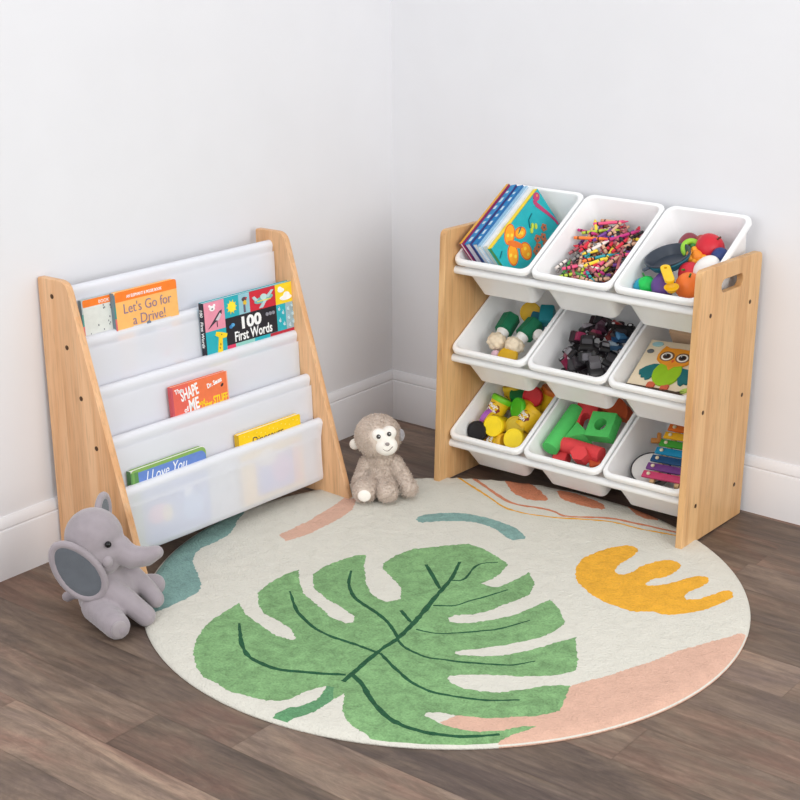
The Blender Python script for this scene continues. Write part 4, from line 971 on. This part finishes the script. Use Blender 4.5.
# bottom left: dough tubs
G6 = 'dough tubs in the bottom left bin'
def tub(u, v, w, axis, lid, label, roll=0.0, logo=True, body=(238, 196, 30)):
    M = BM[2, 0] @ axis_frame((u, v, w), axis, roll)
    t = thing('dough_tub', label, 'dough tub', M, G6)
    mb = MB(); mb.lathe([(.001, -.050), (.0215, -.050), (.0225, -.048), (.0238, -.004), (.001, -.004)], seg=32); mb.build('body', C(*body, .4), t)
    mb = MB(); mb.lathe([(.001, -.006), (.0252, -.006), (.0258, -.005), (.0258, .005), (.0246, .0068), (.0218, .0068), (.0212, .0054), (.001, .0054)], seg=32); mb.build('lid', C(*lid, .4), t)
    if logo:
        for a0, sz in ((0, 1.0), (PI, 1.0)):
            mb = MB()
            def wrap(P, rr, m):
                bmv = []
                for x, y in P: a = a0 + x/.0238; bmv.append(mb.bm.verts.new((rr*math.cos(a), rr*math.sin(a), -.026+y)))
                f = mb.bm.faces.new(bmv); f.material_index = m
            cl = [(.0205*math.cos(k*PI/16)*(1+.06*math.cos(k*PI/2.0)), .0140*math.sin(k*PI/16)*(1+.10*math.cos(k*PI/2.0))) for k in range(32)]
            wrap(cl, .0243, 0); mb.build('emblem', C(126, 40, 36, .5), t, smooth=None)
            tx = text_mesh('emblem_text', 'Play-\nDoh', .0125, WHITE, t, Matrix.Identity(4), width=.029, yscale=1.0, bold=.0004, align='CENTER')
            for vtx in tx.data.vertices:
                x, y, z = vtx.co; a = a0 + x/.0238; vtx.co = Vector(((.0246+z)*math.cos(a), (.0246+z)*math.sin(a), -.026 + y + .0020))
    return t
tub(-.062, .060, -.036, (.05, -.75, .65), (30, 28, 32), 'dough tub with a black lid at the front left', logo=False)
tub(-.062, .108, -.040, (-.95, .2, .25), (170, 96, 190), 'dough tub lying on its side with a purple lid', roll=1.2)
tub(-.022, .080, -.026, (.1, -.70, .72), (250, 220, 30), 'dough tub with a yellow lid beside the black-lidded one', logo=False)
tub(-.046, .160, -.022, (.25, .80, .55), (120, 206, 40), 'dough tub with a lime lid, its emblem facing up, at the left', roll=1.75)
tub(-.060, .225, -.050, (-.2, .55, .80), (240, 200, 40), 'yellow dough tub at the back left under the bin above', roll=.5)
tub(-.026, .205, -.044, (.1, .3, .95), (14, 132, 70), 'dough tub with a dark green lid at the back', logo=False, body=(14, 132, 70))
tub(.022, .196, -.028, (.1, -.70, .72), (206, 30, 40), 'dough tub with a red lid in the back half', logo=False)
tub(.002, .155, -.032, (-.45, -.60, .68), (90, 200, 50), 'dough tub with a bright green lid in the middle', logo=False)
tub(.046, .158, -.038, (.35, .85, .25), (240, 196, 40), 'dough tub lying with its emblem up by the right wall', roll=1.5)
tub(.020, .106, -.042, (.15, -.62, .77), (206, 180, 40), 'dough tub with a dull yellow lid in the middle front', logo=False)
tub(.042, .064, -.036, (.05, -.55, .83), (250, 222, 40), 'dough tub with a pale yellow lid at the front right', logo=False)
tub(.006, .062, -.062, (.95, .1, .3), (240, 190, 50), 'dough tub lying at the bottom of the front, emblem showing', roll=-1.5)
tub(.046, .238, -.044, (.3, .6, .7), (230, 120, 40), 'dough tub with an orange lid at the back right', roll=.4)
tub(.010, .240, -.060, (-.4, .6, .6), (240, 190, 50), 'yellow dough tub deepest at the back', logo=False)

# bottom middle: foam blocks
G7 = 'foam blocks in the bottom middle bin'
FG = C(84, 196, 100, .85, bump=.3, bscale=500); FR = C(224, 70, 74, .85, bump=.3, bscale=500); FO = C(206, 92, 52, .85, bump=.3, bscale=500)
def foam(label, u, v, w, e, mk, m):
    t = toy('foam_block', label, 'foam block', 2, 1, u, v, w, euler(*e), G7); mb = MB(); mk(mb); o = mb.build('block', m, t, smooth=40); return t
def cyl(r, L): return lambda mb: (mb.lathe([(.0005, -L/2), (r-.001, -L/2), (r, -L/2+.001), (r, L/2-.001), (r-.001, L/2), (.0005, L/2)], Matrix.Rotation(PI/2, 4, 'X'), 32))
foam('long green foam cylinder along the left wall', -.060, .120, -.026, (0, 0, -.02), cyl(.0205, .132), FG)
foam('red foam cylinder lying across the front', .010, .082, -.036, (0, 0, PI/2-.06), cyl(.019, .105), FR)
def square_hole(mb):
    P = rrect(-.0325, -.0325, .0325, .0325, .002, 2); Hh = ellipse(0, 0, .0158, .0158, 28); n1 = len(P); n2 = 28
    cv, ce, cf = delaunay_2d_cdt([Vector(q) for q in P+Hh], [(i, (i+1) % n1) for i in range(n1)] + [(n1+i, n1+(i+1) % n2) for i in range(n2)], [], 0, 1e-7)[:3]
    A = [mb.bm.verts.new((q.x, q.y, .015)) for q in cv]; B = [mb.bm.verts.new((q.x, q.y, -.015)) for q in cv]
    for f in cf:
        c = sum((cv[i] for i in f), Vector((0, 0)))/len(f)
        if c.length < .0156: continue
        mb.bm.faces.new([A[i] for i in f]); mb.bm.faces.new([B[i] for i in reversed(f)])
    for e in [e for e in mb.bm.edges if len(e.link_faces) == 1 and e.verts[0] in A and e.verts[1] in A]:
        i, j = A.index(e.verts[0]), A.index(e.verts[1]); mb.bm.faces.new((A[i], A[j], B[j], B[i]))
foam('square green foam block with a round hole through it', .034, .148, -.020, (.25, -.12, .05), square_hole, FG)
foam('green foam wedge between the green cylinder and the square block', -.022, .122, -.036, (0, 0, .5), lambda mb: mb.prism([(-.030, -.018), (.028, -.018), (.0, .026)], -.018, .018), FG)
foam('red foam arch behind the green wedge', -.028, .180, -.032, (.2, 0, .25), lambda mb: mb.prism([(-.026, -.030), (-.011, -.030)] + [(-.011*math.cos(a), -.012+.013*math.sin(a)) for a in [PI*k/8 for k in range(9)]] + [(.011, -.030), (.026, -.030), (.026, .028), (-.026, .028)], -.014, .014), FR)
foam('small red foam hexagon at the front', .022, .058, -.026, (.35, 0, .1), lambda mb: mb.prism([(.022*math.cos(PI/3*k), .019*math.sin(PI/3*k)) for k in range(6)], -.016, .016), FR)
foam('red foam block low at the front left corner', -.040, .058, -.058, (0, 0, .2), lambda mb: mb.box((0, 0, 0), (.034, .030, .030), bevel=.0015), FR)
foam('big orange foam half round at the back', .014, .224, -.040, (.35, 0, -.15), lambda mb: mb.prism([(.058*math.cos(PI*k/20), -.016+.044*math.sin(PI*k/20)) for k in range(21)], -.020, .020), FO)
foam('orange foam chip showing at the front right', .050, .064, -.050, (.2, 0, .6), lambda mb: mb.box((0, 0, 0), (.026, .026, .022), bevel=.0015), FO)

# bottom right: xylophone, drum
xy = toy('toy_xylophone', 'rainbow bar toy xylophone lying in the bottom right bin', 'xylophone', 2, 2, .012, .142, -.034, euler(.03, .02, .09))
mb = MB(); mb.prism([(-.030, -.098), (-.020, -.098), (-.012, .096), (-.022, .096)], -.012, -.003); mb.prism([(.030, -.098), (.040, -.098), (.028, .096), (.018, .096)], -.012, -.003); mb.build('base_frame', C(214, 178, 130, .6), xy, smooth=None)
bars = [(206, 66, 110), (112, 58, 128), (22, 66, 110), (16, 112, 160), (24, 150, 196), (70, 160, 56), (240, 178, 40), (232, 112, 40)]
bars = [(206, 66, 110), (112, 58, 128), (26, 74, 118), (26, 140, 184), (70, 160, 56), (242, 182, 40), (232, 116, 40), (206, 70, 44)]
for i, col in enumerate(bars):
    y = -.080 + .0238*i; L = .112 - .003*i
    mb = MB(); mb.box((.005, y, 0), (L, .0190, .006), bevel=.002); bo = mb.build('bar', C(*col, .35), xy, smooth=40)
    for sx in (-1, 1):
        mb = MB(); mb.ball((.005 + sx*(L/2-.015), y, .0045), (.0048, .0048, .0032), sub=2); mb.build('pin', C(232, 216, 184), bo, smooth=180)
dr = toy('toy_drum', 'round toy drum with a white skin and dark rim under the xylophone', 'drum', 2, 2, -.035, .094, -.066, euler(.04, .06, 0))
mb = MB(); mb.lathe([(.001, -.012), (.044, -.012), (.044, .008), (.001, .008)], seg=44); mb.build('shell', C(120, 112, 108, .5), dr)
mb = MB(); mb.lathe([(.0432, .0062), (.0462, .0062), (.0466, .0084), (.0455, .0104), (.0436, .0100)], seg=44, caps=False); mb.build('rim', C(60, 58, 62, .4), dr)
mb = MB(); mb.lathe([(.001, .0080), (.0432, .0080), (.0428, .0092), (.001, .0094)], seg=44); mb.build('skin', C(226, 222, 218, .6), dr)
t = toy('wooden_toy', 'orange wooden toy piece beside the xylophone\'s upper end', 'toy', 2, 2, -.058, .175, -.058, euler(.3, .2, .4))
mb = MB(); mb.box((0, 0, 0), (.030, .012, .010), bevel=.003); mb.box((.004, .006, .004), (.010, .026, .009), bevel=.003); mb.build('piece', C(196, 130, 62, .6), t, smooth=40)

# ------------------------------------------------------------------ plush toys
def plush(name, c1, c2, sheen=.5, scale=35, bump=.35, bscale=650):
    m = mat(name, c1, .95, .07, scale, bump, bscale, .1, sheen); return m
EL = plush('lilac_grey_plush', srgb(158, 149, 154), None); ELD = plush('slate_lining_plush', srgb(98, 103, 110), None)
EYE = C(14, 12, 14, .12)
Me = Matrix.Translation((.331, -1.3184, 0.0)) @ Matrix.Rotation(YAW, 4, 'Z')
el = thing('plush_elephant', 'grey plush elephant sitting on the floor against the rack\'s near side panel', 'stuffed toy', Me)
mb = MB()
mb.ball((.006, .056, .056), (.054, .050, .056)); mb.ball((-.012, .052, .044), (.048, .046, .044)); mb.ball((-.006, .052, .105), (.038, .036, .036))
mb.ball((-.020, .050, .173), (.058, .055, .059)); mb.ball((-.006, .040, .150), (.047, .044, .040)); mb.ball((.007, .026, .130), (.025, .024, .023)); mb.ball((.026, .038, .154), (.030, .030, .027))
mb.capsule((.030, .036, .151), (.056, .030, .1385), .0265, .0240); mb.capsule((.056, .030, .1385), (.084, .026, .1415), .0240, .0200); mb.capsule((.084, .026, .1415), (.106, .024, .1515), .0200, .0140)
mb.capsule((.000, .022, .082), (.046, .008, .054), .0265, .0235); mb.capsule((.046, .008, .054), (.080, .004, .0245), .0235, .0215)
mb.capsule((.042, .070, .086), (.076, .062, .056), .022, .0195); mb.capsule((.076, .062, .056), (.093, .054, .036), .0195, .0185)
mb.capsule((-.016, .018, .038), (.033, -.047, .0278), .033, .0268); mb.capsule((.040, .095, .042), (.082, .112, .040), .028, .0235)
mb.capsule((-.050, .075, .034), (-.080, .076, .032), .0085, .007); mb.ball((-.086, .076, .0315), (.0125, .011, .011))
fused('body', mb, EL, el, voxel=.0032, smooth=5)
def ear(center, a, n, ra, rb, tip=0.2):
    a = Vector(a).normalized(); n = Vector(n); n = (n - a*n.dot(a)).normalized(); b = n.cross(a)
    M = Matrix((a, b, n)).transposed().to_4x4(); M.translation = Vector(center)
    def outline(s, k=48): return [((ra*math.cos(t)*(1+.04*math.cos(t)))*s, rb*math.sin(t)*(1 + tip*math.cos(t))*s) for t in [2*PI*q/k for q in range(k)]]
    mb = MB()
    O = outline(.90)
    for x, y in O: mb.ball((x, y, 0), .0080, sub=2)
    for s in (.2, .45, .7):
        for x, y in outline(s, 26): mb.ball((x, y, -.004), .0075, sub=1)
    mb.ball((0, 0, -.004), .008, sub=1)
    e = fused('ear', mb, EL, el, M, voxel=.0026, smooth=8)
    mb = MB(); loops = [[Vector((x, y, z)) for x, y in outline(s)] for s, z in ((.87, .0026), (.80, .0046), (.6, .0040), (.3, .0036), (.04, .0034))]
    mb.loft(loops, False, True); ln = mb.build('ear_lining', ELD, e, smooth=180); ln['label'] = 'darker slate grey ear lining'
    return e
ear((-.046, -.004, .127), (.55, .05, -.83), (-.20, -.93, .22), .073, .044, .16)
ear((-.008, .090, .199), (.03, .3, 1.0), (.97, -.22, .02), .045, .030, .1)
mb = MB(); mb.ball((.0165, .0035, .1770), .0066); mb.build('eye', EYE, el, smooth=180)
mb = MB(); mb.ball((.018, .094, .1770), .0066); mb.build('eye', EYE, el, smooth=180)
mb = MB(); mb.ball((.013, .0035, .1415), (.0105, .0085, .0125)); mb.build('tusk', plush('pale_grey_plush', srgb(164, 155, 160), None), el, smooth=180)
mb = MB(); mb.ball((.0410, -.0640, .0290), (.0165, .006, .0185), Matrix.Rotation(.55, 3, 'Z')); mb.build('foot_pad', plush('foot_pad_plush', srgb(162, 154, 156), None), el, smooth=180)

MK = plush('taupe_fur_plush', srgb(210, 194, 181), None, .3); MW = plush('cream_face_plush', srgb(244, 238, 230), None, .3, bump=.15); MG_ = plush('grey_ear_plush', srgb(160, 156, 160), None)
Mm = Matrix.Translation((.3548, -.4851, 0.0)) @ Matrix.Rotation(YAW, 4, 'Z')
mk = thing('plush_monkey', 'small taupe plush monkey with a white face sitting on the rug', 'stuffed toy', Mm)
mb = MB()
mb.ball((-.009, .032, .157), (.0525, .050, .0505)); mb.ball((-.004, .036, .060), (.038, .036, .048)); mb.ball((-.005, .034, .102), (.032, .030, .026))
mb.capsule((-.034, .032, .088), (-.052, .020, .042), .0195, .0190); mb.capsule((.030, .032, .088), (.052, .016, .054), .0190, .0185); mb.capsule((.052, .016, .054), (.064, .000, .036), .0185, .0200)
mb.capsule((-.022, .022, .042), (-.040, -.026, .041), .0250, .0265); mb.capsule((.006, .024, .044), (.014, -.030, .0385), .0265, .0235)
mbody = fused('body', mb, MK, mk, voxel=.0032, smooth=5)
mb = MB(); mb.ball((.0105, -.008, .1465), (.0270, .0215, .0235)); mb.ball((-.0060, -.0060, .1720), (.0185, .0150, .0170), Matrix.Rotation(.3, 3, 'Y')); mb.ball((.0175, -.0050, .1780), (.0175, .0150, .0165)); mb.ball((.0070, -.0090, .1640), (.0200, .0150, .0150))
fused('face', mb, MW, mk, voxel=.0024, smooth=4)['label'] = 'smooth white face'
for p_ in ((-.0070, -.0200, .1735), (.0175, -.0190, .1795)):
    mb = MB(); mb.ball(p_, (.0052, .0040, .0056)); e = mb.build('eye', C(74, 72, 70, .25), mk, smooth=180)
    mb = MB(); mb.ball((p_[0]+.0015, p_[1]-.0034, p_[2]+.002), .0013, sub=2); mb.build('eye_glint', C(230, 230, 230, .3), e, smooth=180)
mb = MB(); mb.ball((.0135, -.0290, .1585), (.0052, .0032, .0042)); mb.build('nose', C(150, 140, 138, .5), mk, smooth=180)
mb = MB(); pts = []
for k in range(9):
    t = k/8; x = .003 + .023*t; z = .1465 - .0075*math.sin(PI*min(1, t*1.05)) + .005*t
    pts.append((x, -.0285 + .35*abs(x-.0125)**1.2*.5, z))
mb.tube(pts, .0008, 6); mb.build('mouth', C(120, 96, 90, .8), mk, smooth=180)
mb = MB(); mb.ball((-.0640, .040, .1330), (.0125, .008, .0135)); mb.build('ear', MW, mk, smooth=180)
mb = MB(); mb.ball((.0440, .028, .1600), (.0095, .012, .0150)); mb.build('ear', MG_, mk, smooth=180)
mb = MB(); mb.ball((-.0405, -.0500, .0385), (.0155, .0050, .0145)); mb.build('foot_pad', MW, mk, smooth=180)['label'] = 'white sole of the raised foot'
def fur(src, n, length, m, parent, avoid, seed):
    rnd = random.Random(seed); me = src.data; polys = list(me.polygons); cum = []; s = 0
    for p in polys: s += p.area; cum.append(s)
    import bisect
    V = []; F = []
    for i in range(n):
        p = polys[bisect.bisect(cum, rnd.random()*s)]
        vv = [me.vertices[k].co for k in p.vertices]; ws = [rnd.random()+.05 for _ in vv]; tw = sum(ws)
        q = sum((v*(w/tw) for v, w in zip(vv, ws)), Vector())
        if any((q-Vector(a)).length < r for a, r in avoid): continue
        if q.z < .02: continue
        nn = p.normal; dr = (nn + Vector((rnd.uniform(-.6, .6), rnd.uniform(-.6, .6), rnd.uniform(-.9, .2)))).normalized()
        sd = dr.cross(nn + Vector((.01, .02, .03))).normalized()*rnd.uniform(.0005, .0008); L = length*rnd.uniform(.6, 1.2)
        k = len(V); V += [q-sd, q+sd, q+dr*L*.6+sd*.6+nn*.0005, q+dr*L - Vector((0, 0, L*.2))]; F += [(k, k+1, k+2), (k, k+2, k+3)]
    fm = bpy.data.meshes.new('fur'); fm.from_pydata([tuple(v) for v in V], [], F)
    o = link('fur', fm, m, parent, None, None); o['kind'] = 'stuff'; return o
fur(mbody, 15000, .0060, MK, mk, [((.0105, -.012, .146), .029), ((-.006, -.012, .172), .021), ((.0175, -.01, .178), .021), ((-.0405, -.050, .0385), .017)], 4)
